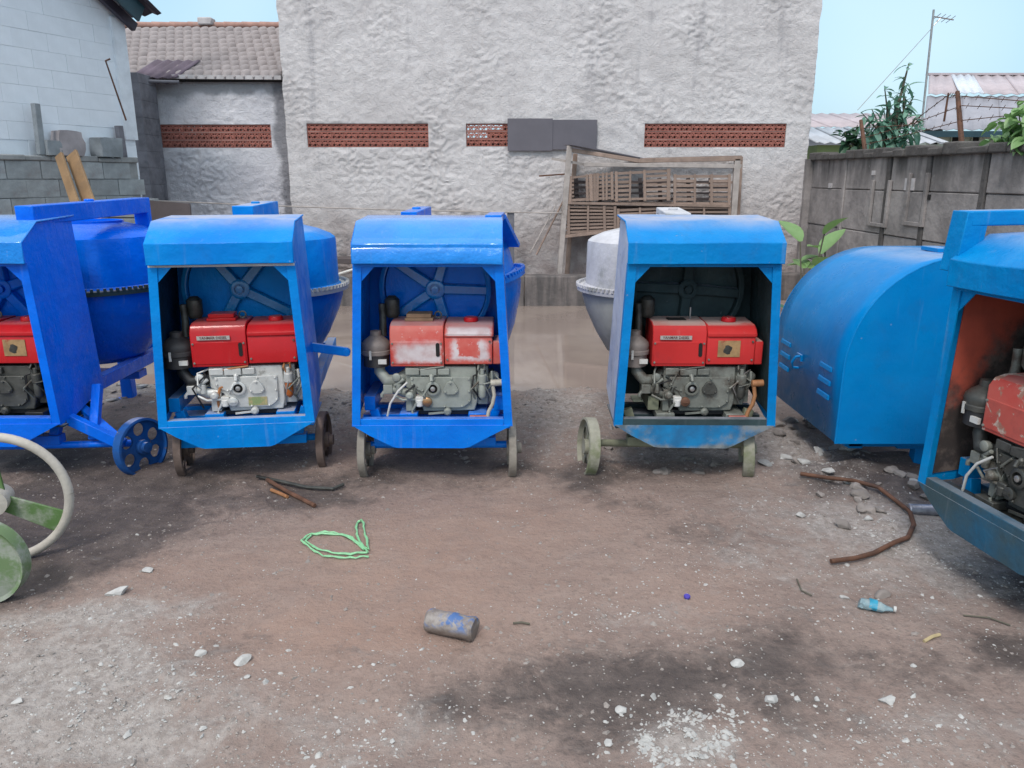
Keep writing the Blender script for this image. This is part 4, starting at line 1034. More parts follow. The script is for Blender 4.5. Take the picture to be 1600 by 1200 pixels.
# ------------------------------------------------------------------ plants
def leaf_mesh(name, L, W, mat, droop=0.35, n=5):
    vs = []; fs = []
    for i in range(n + 1):
        t = i / n; w_ = W * math.sin(math.pi * min(1, 0.06 + t * 0.94)) ** 0.8
        y = L * t; z = -droop * L * t * t
        vs += [(-w_ / 2, y, z + 0.12 * w_), (0, y, z - 0.05 * w_), (w_ / 2, y, z + 0.12 * w_)]
    for i in range(n):
        a = i * 3; fs += [(a, a+1, a+4, a+3), (a+1, a+2, a+5, a+4)]
    me = bpy.data.meshes.new(name); me.from_pydata(vs, [], fs); me.materials.append(mat); me.shade_smooth(); return me
def leafy(name, base, stems, nl, LM, label, cat, spread=1.0, r0=0.02):
    o = empty(name, base, label=label, cat=cat); rr = random.Random(len(label) + nl)
    for k, (tip, rad) in enumerate(stems):
        tip = Vector(tip); mid = tip * 0.5 + Vector((rr.uniform(-.06, .06), rr.uniform(-.06, .06), 0.05))
        m = MB(); m.tube([(0, 0, 0), mid, tip], [rad, rad * 0.7, rad * 0.3], 7); m.build('stem', M['stem'], o)
        for j in range(nl):
            t = 0.18 + 0.82 * (j + rr.random()) / nl
            p = (mid * (t * 2)) if t < 0.5 else mid.lerp(tip, (t - 0.5) * 2)
            s_ = rr.uniform(0.75, 1.2) * (1.15 - 0.35 * t)
            p = p + Vector((rr.gauss(0, 0.05), rr.gauss(0, 0.05), rr.gauss(0, 0.03))) * spread * (1.3 - t)
            inst('leaf', LM, o, p, (rr.uniform(-0.9, 0.8), rr.uniform(-0.4, 0.4), rr.uniform(0, 6.28)), (s_, s_, s_))
    return o
LF = leaf_mesh('leaf', 0.19, 0.065, M['leaf'], droop=0.6); LFD = leaf_mesh('leaf', 0.16, 0.08, M['leaf_dark'])
b = atY(1392, 245, 10.4); T = lambda px, py, Y=10.4: atY(px, py, Y) - b
leafy('bushy_sapling', b, [(T(1420, 100), 0.03), (T(1412, 120), 0.025), (T(1428, 150), 0.022), (T(1382, 135), 0.02), (T(1400, 160), 0.02), (T(1362, 170), 0.018), (T(1345, 175), 0.016), (T(1440, 180), 0.016), (T(1378, 190), 0.016), (T(1420, 200, 10.2), 0.016), (T(1395, 190, 10.2), 0.016)],
      22, LF, 'tall blue green sapling with drooping leaves behind the boundary wall', 'sapling', spread=1.5)
b = atY(1335, 245, 11.0); T2 = lambda px, py, Y=11.0: atY(px, py, Y) - b
leafy('dark_shrub', b, [(T2(1320, 205), 0.015), (T2(1340, 195), 0.015), (T2(1360, 205), 0.015), (T2(1330, 215), 0.015), (T2(1380, 205), 0.015)], 20, LFD, 'low dark shrub at the foot of the sapling beside the zinc shed', 'shrub', spread=1.6)
LL = leaf_mesh('leaf', 0.13, 0.085, M['leaf_lime'])
b = at_wall(1610, 235); T3 = lambda px, py: at_wall(px, py) - b
leafy('lime_creeper', b, [(T3(1575, 185), 0.008), (T3(1590, 165), 0.008), (T3(1605, 160), 0.008), (T3(1578, 205), 0.008), (T3(1600, 190), 0.008), (T3(1560, 188), 0.006), (T3(1540, 218), 0.006)], 14, LL, 'lime green creeper hanging over the boundary wall at the right edge', 'creeper', spread=1.2)
# broad leaved plants between the plastered wall and the hood
LB = leaf_mesh('leaf', 0.42, 0.24, M['leaf_lime'], droop=0.25, n=6)
for (px, py, Y, sc_, lab, seed) in ((1262, 428, 8.2, 1.0, 'broad leaved light green plant behind the arched hood, left one', 4), (1300, 420, 8.6, 0.8, 'broad leaved light green plant behind the arched hood, right one', 9)):
    q = atY(px, py, Y); base = Vector((q.x, Y, 0)); o = empty('broadleaf_plant', base, label=lab, cat='plant', group='broad leaved plants by the boundary wall'); rr = random.Random(seed)
    for k in range(7):
        az = rr.uniform(0, 6.28); h = rr.uniform(0.55, 1.10) * sc_
        tip = Vector((0.16 * math.cos(az), 0.16 * math.sin(az), h))
        m = MB(); m.tube([(0, 0, 0), tip * 0.6, tip], 0.008, 6); m.build('stalk', M['stem'], o)
        inst('leaf', LB, o, tip, (rr.uniform(0.1, 1.0), 0, az - 1.57), (sc_ * rr.uniform(.7, 1.0),) * 3)
q = atY(1235, 430, 7.2)
LW2 = leaf_mesh('leaf', 0.16, 0.05, M['leaf_dark'])
leafy('weed_clump', (q.x + 0.1, 6.9, 0), [((0.1, 0, 0.45), 0.006), ((-0.1, 0.1, 0.5), 0.006), ((0.25, 0.1, 0.4), 0.006), ((0.0, -0.1, 0.55), 0.006), ((0.4, 0.1, 0.5), 0.006)], 14, LW2, 'dark weeds growing low behind the arched hood', 'weeds', spread=1.6)

# ------------------------------------------------------------------ the concrete mixers
HWS = 1.0
def hx(z): return (0.432 - (z - 0.26) * 0.048) * HWS          # half width of the housing, tapering upwards
def TXT(body, size, M4):
    cu = bpy.data.curves.new('t', 'FONT'); cu.body = body; cu.size = size; cu.extrude = 0.0006; cu.align_x = 'CENTER'; cu.align_y = 'CENTER'
    cu.resolution_u = 2; cu.offset = size * 0.012
    ob = bpy.data.objects.new('t', cu); C.objects.link(ob)
    dg = bpy.context.evaluated_depsgraph_get(); dg.update()
    me = bpy.data.meshes.new_from_object(ob.evaluated_get(dg))
    vs = [M4 @ v.co for v in me.vertices]; fs = [tuple(p.vertices) for p in me.polygons]
    bpy.data.objects.remove(ob); bpy.data.curves.remove(cu); bpy.data.meshes.remove(me)
    return vs, fs
FRONT = Matrix.Rotation(R(90), 4, 'X')                 # text plane XY -> facing -Y

KS = 0.95; KZ = CAM_H * (1 - KS)
def wheel(parent, cx, cy, r, width, mat, yaw=0.0, tilt=0.0, zc=None):
    """steel wheel with a pierced web, axle along local x, a bit sunk in the soil"""
    Mw = Matrix.Translation((cx, cy, r - 0.012 if zc is None else zc)) @ Matrix.Rotation(yaw, 4, 'Z') @ Matrix.Rotation(tilt, 4, 'Y') @ Matrix.Rotation(R(90), 4, 'Y')
    m = MB(); h = width / 2
    m.lathe([(r - 0.012, -h), (r, -h + 0.004), (r, h - 0.004), (r - 0.012, h), (r - 0.014, h), (r - 0.014, -h), (r - 0.012, -h)], 40, Mw, cap=False)
    rim = m.build('wheel', mat, parent)
    m = MB(); K = 6; r0 = 0.042; r1 = r - 0.012; S = 16
    for side in (-0.006, 0.006):
        for k in range(K):
            c0 = 2 * math.pi * k / K; vs = []; half = math.pi / K
            rm = (r0 + r1) / 2 + 0.004; hr = (r1 - r0) * 0.33
            for j in range(S):
                a = 2 * math.pi * j / S
                vs.append(Mw @ Vector((rm * math.cos(c0) + hr * math.cos(c0 + a), rm * math.sin(c0) + hr * math.sin(c0 + a), side)))
            for j in range(S):
                a = 2 * math.pi * j / S
                ca, sa = math.cos(a), math.sin(a); t = 1 / max(abs(ca), abs(sa))
                rr_ = (r0 + r1) / 2 + ca * t * (r1 - r0) / 2; th_ = c0 + sa * t * half
                vs.append(Mw @ Vector((rr_ * math.cos(th_), rr_ * math.sin(th_), side)))
            m.add(vs, [(j, (j+1) % S, S + (j+1) % S, S + j) for j in range(S)])
    m.build('web', mat, rim)
    m = MB(); m.lathe([(0.043, -0.03), (0.043, 0.03), (0.03, 0.034), (0.03, 0.055), (0.012, 0.056)], 20, Mw); m.build('hub', mat, rim)
    return rim

def engine(root, v):
    """single cylinder diesel: crankcase with red cooling hopper and fuel tank, variants in v"""
    blk = v['block']; red = v['red']; dk = v.get('dark', M['black'])
    ox, oy, oz = v.get('ox', 0), v.get('oy', 0.0), v.get('oz', 0)
    T = Matrix.Translation((ox, oy, oz))
    def B(m, name, mats, parent, **k):
        m.v = [tuple(T @ Vector(p)) for p in m.v]; return m.build(name, mats, parent, **k)
    F = 0.13
    m = MB()
    # crankcase body with stepped lower left, sump and flanges
    m.prism([(-0.155, F, 0.555), (0.235, F, 0.555), (0.24, F, 0.36), (0.225, F, 0.305), (-0.06, F, 0.30), (-0.085, F, 0.40), (-0.155, F, 0.44)],
            [(-0.155, 0.40, 0.555), (0.235, 0.40, 0.555), (0.24, 0.40, 0.36), (0.225, 0.40, 0.305), (-0.06, 0.40, 0.30), (-0.085, 0.40, 0.40), (-0.155, 0.40, 0.44)])
    m.box(0.237, 0.30, F + 0.03, 0.36, 0.33, 0.553)
    eng = B(m, 'engine', blk, root, bevel=0.006)
    m = MB()
    m.prism([(-0.125, F - 0.016, 0.50), (0.205, F - 0.016, 0.50), (0.205, F - 0.016, 0.36), (0.16, F - 0.016, 0.325), (-0.03, F - 0.016, 0.325), (-0.07, F - 0.016, 0.42), (-0.125, F - 0.016, 0.45)],
            [(-0.125, F, 0.50), (0.205, F, 0.50), (0.205, F, 0.36), (0.16, F, 0.325), (-0.03, F, 0.325), (-0.07, F, 0.42), (-0.125, F, 0.45)])
    for bx, bz in ((-0.115, 0.49), (0.0, 0.492), (0.1, 0.492), (0.195, 0.49), (0.195, 0.42), (0.195, 0.365), (0.155, 0.335), (0.06, 0.333), (-0.02, 0.335), (-0.06, 0.425), (-0.115, 0.46)):
        m.lathe([(0.007, 0), (0.007, 0.008), (0.004, 0.009)], 6, Matrix.Translation((bx, F - 0.016, bz)) @ Matrix.Rotation(R(90), 4, 'X'))
    B(m, 'gear_cover', blk, eng, bevel=0.003)
    RX = Matrix.Rotation(R(90), 4, 'X')
    m = MB(); m.box(-0.15, -0.075, F - 0.02, F, 0.512, 0.55); m.box(-0.07, 0.02, F - 0.024, F, 0.510, 0.548); m.box(0.025, 0.09, F - 0.02, F, 0.512, 0.548)
    B(m, 'inspection_cover', blk, eng, bevel=0.004)
    m = MB(); m.lathe([(0.040, 0), (0.040, 0.018), (0.034, 0.022), (0.026, 0.022), (0.026, 0.006)], 28, Matrix.Translation((-0.002, F - 0.014, 0.437)) @ RX, 0, cap=False)
    m.lathe([(0.026, 0.004), (0.024, 0.008)], 24, Matrix.Translation((-0.002, F - 0.014, 0.437)) @ RX, 1)
    m.lathe([(0.013, 0.006), (0.013, 0.024), (0.009, 0.026)], 16, Matrix.Translation((-0.002, F - 0.014, 0.437)) @ RX, 2)
    B(m, 'crank_hub', [blk, M['hole'], M['steel']], eng)
    m = MB()
    tri = [(0.095 + 0.04 * math.sin(a) * (1.0 + 0.12 * math.cos(3 * a)), 0.437 + 0.038 * math.cos(a) * (1.0 + 0.12 * math.cos(3 * a))) for a in [2*math.pi*i/18 for i in range(18)]]
    m.prism([(x, F - 0.032, z) for x, z in tri], [(x, F - 0.014, z) for x, z in tri])
    for a in (0, 2.09, 4.19): m.lathe([(0.007, 0), (0.007, 0.008), (0.003, 0.009)], 6, Matrix.Translation((0.095 + 0.034 * math.sin(a), F - 0.032, 0.437 + 0.034 * math.cos(a))) @ RX)
    B(m, 'pump_cover', v.get('pump', blk), eng, bevel=0.003)
    m = MB(); m.tube([(-0.008, F - 0.02, 0.50), (-0.008, F - 0.04, 0.505), (-0.006, F - 0.05, 0.485)], 0.009, 8); m.lathe([(0.012, 0), (0.014, 0.02), (0.006, 0.03)], 12, Matrix.Translation((-0.008, F - 0.024, 0.49)))
    B(m, 'governor_knob', blk, eng)
    m = MB(); m.lathe([(0.026, 0), (0.026, 0.016), (0.020, 0.020)], 20, Matrix.Translation((-0.035, F - 0.016, 0.362)) @ RX, 0); m.box(-0.05, -0.02, F - 0.042, F - 0.036, 0.358, 0.366, 0)
    B(m, 'oil_filler', v.get('filler', M['brass']), eng)
    m = MB(); m.box(-0.10, -0.055, F - 0.03, F + 0.02, 0.35, 0.39); m.lathe([(0.02, 0), (0.02, 0.04)], 12, Matrix.Translation((-0.078, F - 0.02, 0.335)))
    B(m, 'fuel_pump', M['white_part'] if v.get('whitepump', True) else blk, eng, bevel=0.005)
    m = MB(); m.lathe([(0.021, 0), (0.021, 0.02), (0.012, 0.03)], 16, Matrix.Translation((0.075, F - 0.01, 0.305)) @ RX); m.bar((-0.03, F - 0.02, 0.292), (0.06, F - 0.02, 0.300), 0.008, 0.010); B(m, 'drain_plug', blk if not v.get('whitedrain') else M['white_part'], eng)
    if v.get('label'):
        m = MB(); m.box(0.045, 0.145, F - 0.020, F - 0.0165, 0.335, 0.382); B(m, 'data_label', M['decal_g'], eng)
    # sump, feet and holding down rails
    m = MB(); m.box(-0.13, 0.21, F + 0.02, 0.38, 0.275, 0.302, 0); m.box(-0.19, -0.09, F - 0.04, 0.42, 0.262, 0.298, 1); m.box(0.19, 0.29, F - 0.04, 0.42, 0.262, 0.298, 1)
    B(m, 'engine_feet', [dk, v.get('feet', M['black'])], eng, bevel=0.004)
    # head side on the right: injector filter, pipes, casting lugs
    m = MB(); m.lathe([(0.024, 0.0), (0.026, 0.02), (0.026, 0.05), (0.018, 0.055)], 18, Matrix.Translation((0.268, F - 0.01, 0.46))); m.lathe([(0.012, 0), (0.012, 0.03)], 12, Matrix.Translation((0.268, F - 0.01, 0.515)))
    m.box(0.24, 0.30, F, F + 0.03, 0.47, 0.50); m.tube([(0.30, F + 0.02, 0.42), (0.325, F, 0.46), (0.32, F, 0.53)], 0.008, 8); m.tube([(0.25, F + .01, 0.40), (0.24, F - 0.01, 0.45), (0.25, F - 0.01, 0.53)], 0.005, 6)
    m.lathe([(0.028, 0), (0.030, 0.02), (0.02, 0.03)], 14, Matrix.Translation((0.33, F + 0.06, 0.49)) @ RX); m.box(0.298, 0.33, F + 0.05, 0.32, 0.34, 0.50)
    B(m, 'filter_head', blk, eng, bevel=0.002)
    m = MB(); m.lathe([(0.006, -0.012), (0.018, 0.0), (0.022, 0.01), (0.022, 0.07), (0.020, 0.075)], 18, Matrix.Translation((0.268, F - 0.01, 0.383))); B(m, 'filter_bowl', v.get('bowl', M['grey_block']), eng)
    for hp_, hr_ in (([(0.28, F - 0.01, 0.54), (0.283, F - 0.02, 0.57), (0.25, F + .02, 0.56)], 0.006), ([(0.255, F - 0.01, 0.52), (0.245, F - 0.02, 0.545), (0.25, F, 0.57)], 0.006),
                     ([(-0.10, F - 0.01, 0.535), (-0.03, F - 0.02, 0.548), (0.06, F - 0.02, 0.560)], 0.006), ([(-0.115, F + 0.0, 0.30), (-0.12, F - 0.01, 0.38), (-0.10, F - 0.01, 0.44), (-0.085, F - 0.01, 0.445)], 0.009)):
        m = MB(); m.tube(hp_, hr_, 8); B(m, 'fuel_hose', v.get('hose', M['orange_hose']), eng)
    # inlet side on the left: manifold elbow, pump linkage
    m = MB(); m.tube([(-0.15, F + 0.06, 0.50), (-0.20, F + 0.03, 0.47), (-0.26, F + 0.02, 0.475), (-0.30, F + 0.04, 0.52), (-0.30, F + 0.05, 0.56)], [0.034, 0.034, 0.033, 0.031, 0.030], 14)
    B(m, 'intake_elbow', v.get('elbow', blk), eng)
    m = MB(); m.tube([(-0.10, F + 0.02, 0.40), (-0.17, F + 0.02, 0.405), (-0.235, F + 0.01, 0.43)], [0.03, 0.028, 0.022], 12); m.box(-0.275, -0.225, F - 0.015, F + 0.04, 0.405, 0.455)
    m.tube([(-0.26, F, 0.43), (-0.285, F - 0.01, 0.40), (-0.285, F - 0.01, 0.385)], 0.010, 8); m.tube([(-0.22, F - 0.02, 0.40), (-0.17, F - 0.03, 0.375), (-0.10, F - 0.02, 0.375)], 0.007, 8)
    m.lathe([(0.016, 0), (0.016, 0.05)], 12, Matrix.Translation((-0.19, F - 0.01, 0.41))); m.box(-0.155, -0.105, F - 0.01, F + 0.05, 0.305, 0.40); m.lathe([(0.022, 0), (0.022, 0.03), (0.012, 0.04)], 14, Matrix.Translation((-0.13, F - 0.01, 0.40)) @ RX)
    m.tube([(-0.17, F + 0.05, 0.44), (-0.21, F - 0.01, 0.455), (-0.16, F - 0.02, 0.49)], 0.010, 8); m.lathe([(0.02, 0), (0.024, 0.025), (0.015, 0.03)], 12, Matrix.Translation((-0.20, F + 0.0, 0.50)) @ RX)
    m.bar((-0.12, F - 0.02, 0.31), (-0.09, F - 0.03, 0.36), 0.012, 0.012); m.bar((-0.12, F - 0.03, 0.31), (-0.105, F - 0.03, 0.27), 0.01, 0.01)
    B(m, 'injection_pump', v.get('pumpmat', blk), eng, bevel=0.002)
    if v.get('cable'):
        m = MB(); m.tube([(-0.255, F - 0.04, 0.285), (-0.235, F - 0.05, 0.36), (-0.19, F - 0.05, 0.43), (-0.14, F - 0.03, 0.475)], 0.006, 8); B(m, 'throttle_cable', M['white_part'], eng)
    rc_ = random.Random(int(ox * 100) + len(v) * 7)
    for k in range(6):
        sx0 = rc_.uniform(-0.22, 0.0) if k < 3 else rc_.uniform(0.22, 0.32); z0_ = rc_.uniform(0.30, 0.42); z1_ = rc_.uniform(0.47, 0.565)
        m = MB(); m.tube([(sx0, F + 0.01, z0_), (sx0 + rc_.uniform(-.05, .05), F - rc_.uniform(0.02, 0.05), (z0_ + z1_) / 2 + rc_.uniform(-.03, .03)), (sx0 + rc_.uniform(-.04, .06), F - 0.02, z1_ - 0.02), (sx0 + rc_.uniform(-.03, .05), F + 0.02, z1_)], rc_.uniform(0.003, 0.006), 7)
        B(m, 'pipe_run', rc_.choice([M['steel'], M['black'], M['grey_dirty'], blk]), eng)
    m = MB()
    for bx, bz in ((-0.215, 0.585), (-0.215, 0.69), (0.048, 0.69), (0.048, 0.585), (0.08, 0.60), (0.31, 0.60), (0.31, 0.70)):
        m.lathe([(0.006, 0), (0.006, 0.006), (0.003, 0.007)], 6, Matrix.Translation((bx, F - 0.022 if bx > 0.06 else F - 0.028, bz)) @ RX)
    B(m, 'cover_bolts', M['grey_dirty'], eng)['kind'] = 'stuff'
    # air cleaner
    ac = v['air']; ax_, ay_ = -0.315, F + 0.05
    m = MB(); Ta = Matrix.Translation((ax_, ay_, 0))
    r = v.get('air_r', 0.078)
    m.lathe([(r * 0.55, 0.545), (r * 0.9, 0.553), (r * 0.92, 0.62)], 28, Ta, 1)
    m.lathe([(r * 0.95, 0.615), (r * 1.06, 0.622), (r * 1.06, 0.640), (r * 1.0, 0.645), (r * 1.04, 0.665), (r * 0.98, 0.682), (r * 0.75, 0.70), (r * 0.4, 0.72), (r * 0.38, 0.745), (0.012, 0.75)], 28, Ta, 0)
    acp = B(m, 'air_cleaner', [ac, v.get('air_low', M['air_black'])], eng)
    m = MB(); m.box(ax_ + 0.02, ax_ + 0.065, ay_ - r * 0.98, ay_ - r * 0.80, 0.575, 0.60); B(m, 'sticker', M['white_part'], eng)
    m = MB(); m.bar((ax_ - 0.02, ay_ - r - 0.002, 0.60), (ax_ - 0.02, ay_ - r - 0.002, 0.65), 0.012, 0.006); B(m, 'clip', M['white_part'], eng)
    m = MB(); m.tube([(-0.285, F + 0.12, 0.70), (-0.285, F + 0.14, 0.80), (-0.29, F + 0.14, 0.88)], [0.022, 0.020, 0.018], 12); m.lathe([(0.03, 0.0), (0.042, 0.02), (0.042, 0.10), (0.02, 0.12)], 18, Matrix.Translation((-0.235, F + 0.17, 0.80))); B(m, 'muffler', v.get('muffler', M['soot']), eng)
    # red cooling hopper and fuel tank
    def bodybox(m, x0, x1, z0, z1, y0, y1, ch, mi=0):
        pr = [(y0, z0), (y0, z1 - ch * 0.9), (y0 + ch * 0.45, z1 - ch * 0.25), (y0 + ch * 1.3, z1), (y1 - 0.02, z1), (y1, z1 - 0.02), (y1, z0)]
        m.prism([(x0, y, z) for y, z in pr], [(x1, y, z) for y, z in pr], mi)
    m = MB(); bodybox(m, -0.228, 0.062, 0.562, 0.795, F - 0.025, 0.38, 0.05)
    m.box(-0.222, 0.056, F - 0.029, F - 0.02, 0.575, 0.70)
    hop = B(m, 'radiator_hood', red, eng, bevel=0.010)
    m = MB()
    ov = [(0.030 + 0.0105 * math.cos(a), 0.655 + (0.028 if math.sin(a) > 0 else -0.028) + 0.010 * math.sin(a)) for a in [2*math.pi*i/16 for i in range(16)]]
    m.prism([(x, F - 0.032, z) for x, z in ov], [(x, F - 0.028, z) for x, z in ov]); B(m, 'grip_slot', M['hole'], eng)
    if v.get('plate'):
        m = MB(); m.box(-0.190, -0.020, F - 0.036, F - 0.0295, 0.712, 0.733, 0)
        vs_, fs_ = TXT('YANMAR DIESEL', 0.0195, Matrix.Translation((-0.105, F - 0.0370, 0.7225)) @ FRONT); m.add(vs_, fs_, 1)
        B(m, 'nameplate', [M['plate'], M['ink']], eng, smooth=False)
    tk = v.get('top', 'red')
    if tk == 'hole':
        m = MB(); m.box(-0.13, -0.03, F + 0.09, F + 0.16, 0.7955, 0.799); B(m, 'filler_opening', M['hole'], eng)
        m = MB(); m.tube([(0.0, F + 0.14, 0.795), (0.0, F + 0.14, 0.86)], 0.005, 8); B(m, 'level_rod', M['steel'], eng)
    else:
        m = MB(); m.box(-0.155, 0.0, F + 0.06, F + 0.17, 0.795, 0.812); m.box(-0.145, -0.01, F + 0.065, F + 0.165, 0.812, 0.835); B(m, 'hopper_lid', red if tk == 'red' else M['cardboard'], eng, bevel=0.004)
        m = MB(); pts = [(0.022 + 0.018 * math.cos(a), F + 0.14, 0.818 + 0.018 * math.sin(a)) for a in [2*math.pi*i/16 for i in range(17)]]; m.tube(pts, 0.0045, 6); B(m, 'lifting_eye', M['grey_dirty'], eng)
    m = MB(); bodybox(m, 0.066, 0.325, 0.572, 0.735, F - 0.02, 0.36, 0.004)
    B(m, 'fuel_tank', red, eng, bevel=0.010)
    m = MB()
    pr = [(F - 0.028, 0.722), (F - 0.028, 0.742), (F - 0.010, 0.765), (F + 0.03, 0.785), (0.36, 0.792), (0.375, 0.722)]
    m.prism([(0.066, y, z) for y, z in pr], [(0.332, y, z) for y, z in pr]); B(m, 'tank_top', v.get('red2', red), eng, bevel=0.008)
    m = MB(); m.lathe([(0.040, 0.0), (0.040, 0.016), (0.034, 0.024), (0.006, 0.026)], 24, Matrix.Translation((0.205, F + 0.11, 0.788))); B(m, 'fuel_cap', v.get('cap', M['red']), eng)
    m = MB(); bodybox(m, 0.327, 0.372, 0.57, 0.70, F - 0.012, 0.30, 0.01); B(m, 'end_box', red, eng, bevel=0.006)
    if v.get('patch'):
        m = MB(); m.box(0.125, 0.245, F - 0.0235, F - 0.0205, 0.615, 0.705, 0)
        n_ = 12; m.prism([(0.178 + 0.022 * math.cos(a * 6.28 / n_) * (1 + .3 * math.sin(a * 2.1)), F - 0.0245, 0.655 + 0.026 * math.sin(a * 6.28 / n_)) for a in range(n_)], [(0.178 + 0.022 * math.cos(a * 6.28 / n_) * (1 + .3 * math.sin(a * 2.1)), F - 0.0238, 0.655 + 0.026 * math.sin(a * 6.28 / n_)) for a in range(n_)], 1)
        B(m, 'worn_sticker', [M['decal'], M['soot']], eng, smooth=False)
    if v.get('crank'):
        hm, fm = v['crank']
        m = MB(); m.tube([(0.315, F - 0.05, 0.475), (0.375, F - 0.05, 0.478)], 0.019, 12, 0)
        m.tube([(0.325, F - 0.05, 0.47), (0.335, F - 0.055, 0.41), (0.325, F - 0.06, 0.36), (0.302, F - 0.06, 0.315), (0.298, F - 0.06, 0.285)], 0.011, 10, 0)
        m.tube([(0.298, F - 0.06, 0.284), (0.20, F - 0.06, 0.284)], 0.012, 10, 1); B(m, 'crank_handle', [hm, fm], eng)
    return eng

def mixer(name_label, x, y, yaw, v):
    root = empty('concrete_mixer', (x * KS, y * KS, KZ), yaw, label=name_label, cat='concrete mixer', group='blue concrete mixers parked in the yard')
    root.scale = (KS, KS, KS)
    bl = v['blue']; side = v.get('side', bl); inn = v.get('inner', bl); apr = v.get('apron', bl); drm = v.get('drum', bl); fr = v.get('frame', bl)
    D = 0.50
    global HWS
    HWS = v.get('hws', 1.0)
    # roof cowl: folded sheet, front band, sloping front, flat top
    kf = v.get('kick', 0.0)
    prof = [(-0.035 - kf * 0.3, 1.128), (-0.035 - kf * 0.3, 1.182), (-0.035 + kf, 1.236), (0.125, 1.335), (D, 1.350), (D, 1.340), (0.128, 1.325), (-0.027, 1.230), (-0.027, 1.128)]
    m = MB(); hw = v.get('cw', 0.398)
    nseg = 10; fr_pts = []
    for k in range(nseg + 1):
        xx = -hw + 2 * hw * k / nseg
        fr_pts.append([(xx, yy + 0.004 * N3(xx * 6 + x * 3, yy * 9, 3), zz_ + 0.005 * N3(xx * 4 + x, yy * 5 + zz_ * 3, x)) for yy, zz_ in prof])
    vs = [p for r in fr_pts for p in r]; n = len(prof); fs = []
    for k in range(nseg):
        for j in range(n): fs.append((k*n+j, (k+1)*n+j, (k+1)*n+(j+1) % n, k*n+(j+1) % n))
    fs.append(tuple(range(n))); fs.append(tuple(nseg*n + j for j in range(n))[::-1])
    m.add(vs, fs); m.build('roof_cowl', v.get('cowl', bl), root, bevel=v.get('fold', 0.004))
    # side panels
    for sgn in (-1, 1):
        pr = [(0.004, 0.262), (0.004, 1.126), (-0.025, 1.13), (-0.025, 1.228), (0.128, 1.322), (D - 0.004, 1.336), (D, 0.34), (0.16, 0.262)]
        cwm = lambda z_: min(hx(z_), v.get('cw', 9) - 0.002 + max(0, 1.13 - z_) * 0.06) if z_ > 1.0 else hx(z_)
        a_ = [(sgn * (cwm(z_) - 0.002), y_, z_) for y_, z_ in pr]; b_ = [(sgn * (cwm(z_) - 0.008), y_, z_) for y_, z_ in pr]
        m = MB(); m.prism(a_, b_, 0)
        m.v = [(px_ + 0.004 * N3(py_ * 5, pz_ * 4, sgn + x), py_, pz_) for px_, py_, pz_ in m.v]
        mo = side if (sgn == v.get('pale_side', 0)) else bl
        o = m.build('side_panel', mo, root, smooth=False)
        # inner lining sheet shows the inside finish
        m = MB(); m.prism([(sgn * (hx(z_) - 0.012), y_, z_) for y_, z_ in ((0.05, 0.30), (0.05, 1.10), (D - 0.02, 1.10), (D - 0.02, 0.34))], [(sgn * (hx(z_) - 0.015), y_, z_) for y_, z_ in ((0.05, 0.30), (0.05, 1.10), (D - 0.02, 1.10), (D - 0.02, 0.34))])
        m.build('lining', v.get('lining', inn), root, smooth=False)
        # angle iron front post
        m = MB(); zt, zb = 1.128, 0.255
        xo, xi = sgn * (min(hx(zt), v.get('cw', 9)) + 0.001), sgn * (min(hx(zt), v.get('cw', 9)) - 0.044); xo2, xi2 = sgn * (hx(zb) + 0.001), sgn * (hx(zb) - 0.044)
        m.prism([(xi2, -0.005, zb), (xo2, -0.005, zb), (xo, -0.005, zt), (xi, -0.005, zt)], [(xi2, 0.002, zb), (xo2, 0.002, zb), (xo, 0.002, zt), (xi, 0.002, zt)])
        m.prism([(xo2 - sgn * 0.006, 0.0, zb), (xo2, 0.0, zb), (xo, 0.0, zt), (xo - sgn * 0.006, 0.0, zt)], [(xo2 - sgn * 0.006, 0.045, zb), (xo2, 0.045, zb), (xo, 0.045, zt), (xo - sgn * 0.006, 0.045, zt)])
        m.build('front_post', bl, root, smooth=False)
        m = MB(); gx_ = sgn * (hx(1.1) - 0.046)
        m.prism([(gx_ + sgn * 0.01, 0.003, 1.127), (gx_ - sgn * 0.085, 0.003, 1.127), (gx_ + sgn * 0.01, 0.003, 1.025)], [(gx_ + sgn * 0.01, 0.008, 1.127), (gx_ - sgn * 0.085, 0.008, 1.127), (gx_ + sgn * 0.01, 0.008, 1.025)])
        m.build('gusset', bl, root, smooth=False)
    m = MB(); m.box(-0.385 * HWS, 0.385 * HWS, -0.006, 0.03, 1.112, 1.127); m.build('header_bar', v.get('header', bl), root, bevel=0.002)
    # sill, apron, floor rails, back panel
    m = MB(); m.box(-0.385 * HWS, 0.385 * HWS, -0.004, 0.045, 0.258, 0.296); m.build('sill', v.get('sill', apr), root, bevel=0.003)
    m = MB(); pa = [(-0.43, 0.262), (-0.34, 0.205), (-0.215, 0.140), (-0.19, 0.135), (0.17, 0.132), (0.20, 0.140), (0.33, 0.21), (0.43, 0.262)]
    m.prism([(a * HWS, -0.009, b) for a, b in pa], [(a * HWS, -0.004, b) for a, b in pa]); m.build('apron', apr, root, smooth=False)
    m = MB()
    for yy in (0.09, 0.20, 0.40): m.box(-0.41 * HWS, 0.41 * HWS, yy, yy + 0.05, 0.235, 0.26)
    m.box(-0.42 * HWS, 0.42 * HWS, 0.046, 0.49, 0.226, 0.234)
    m.build('floor_rails', v.get('floor', inn), root, bevel=0.002)
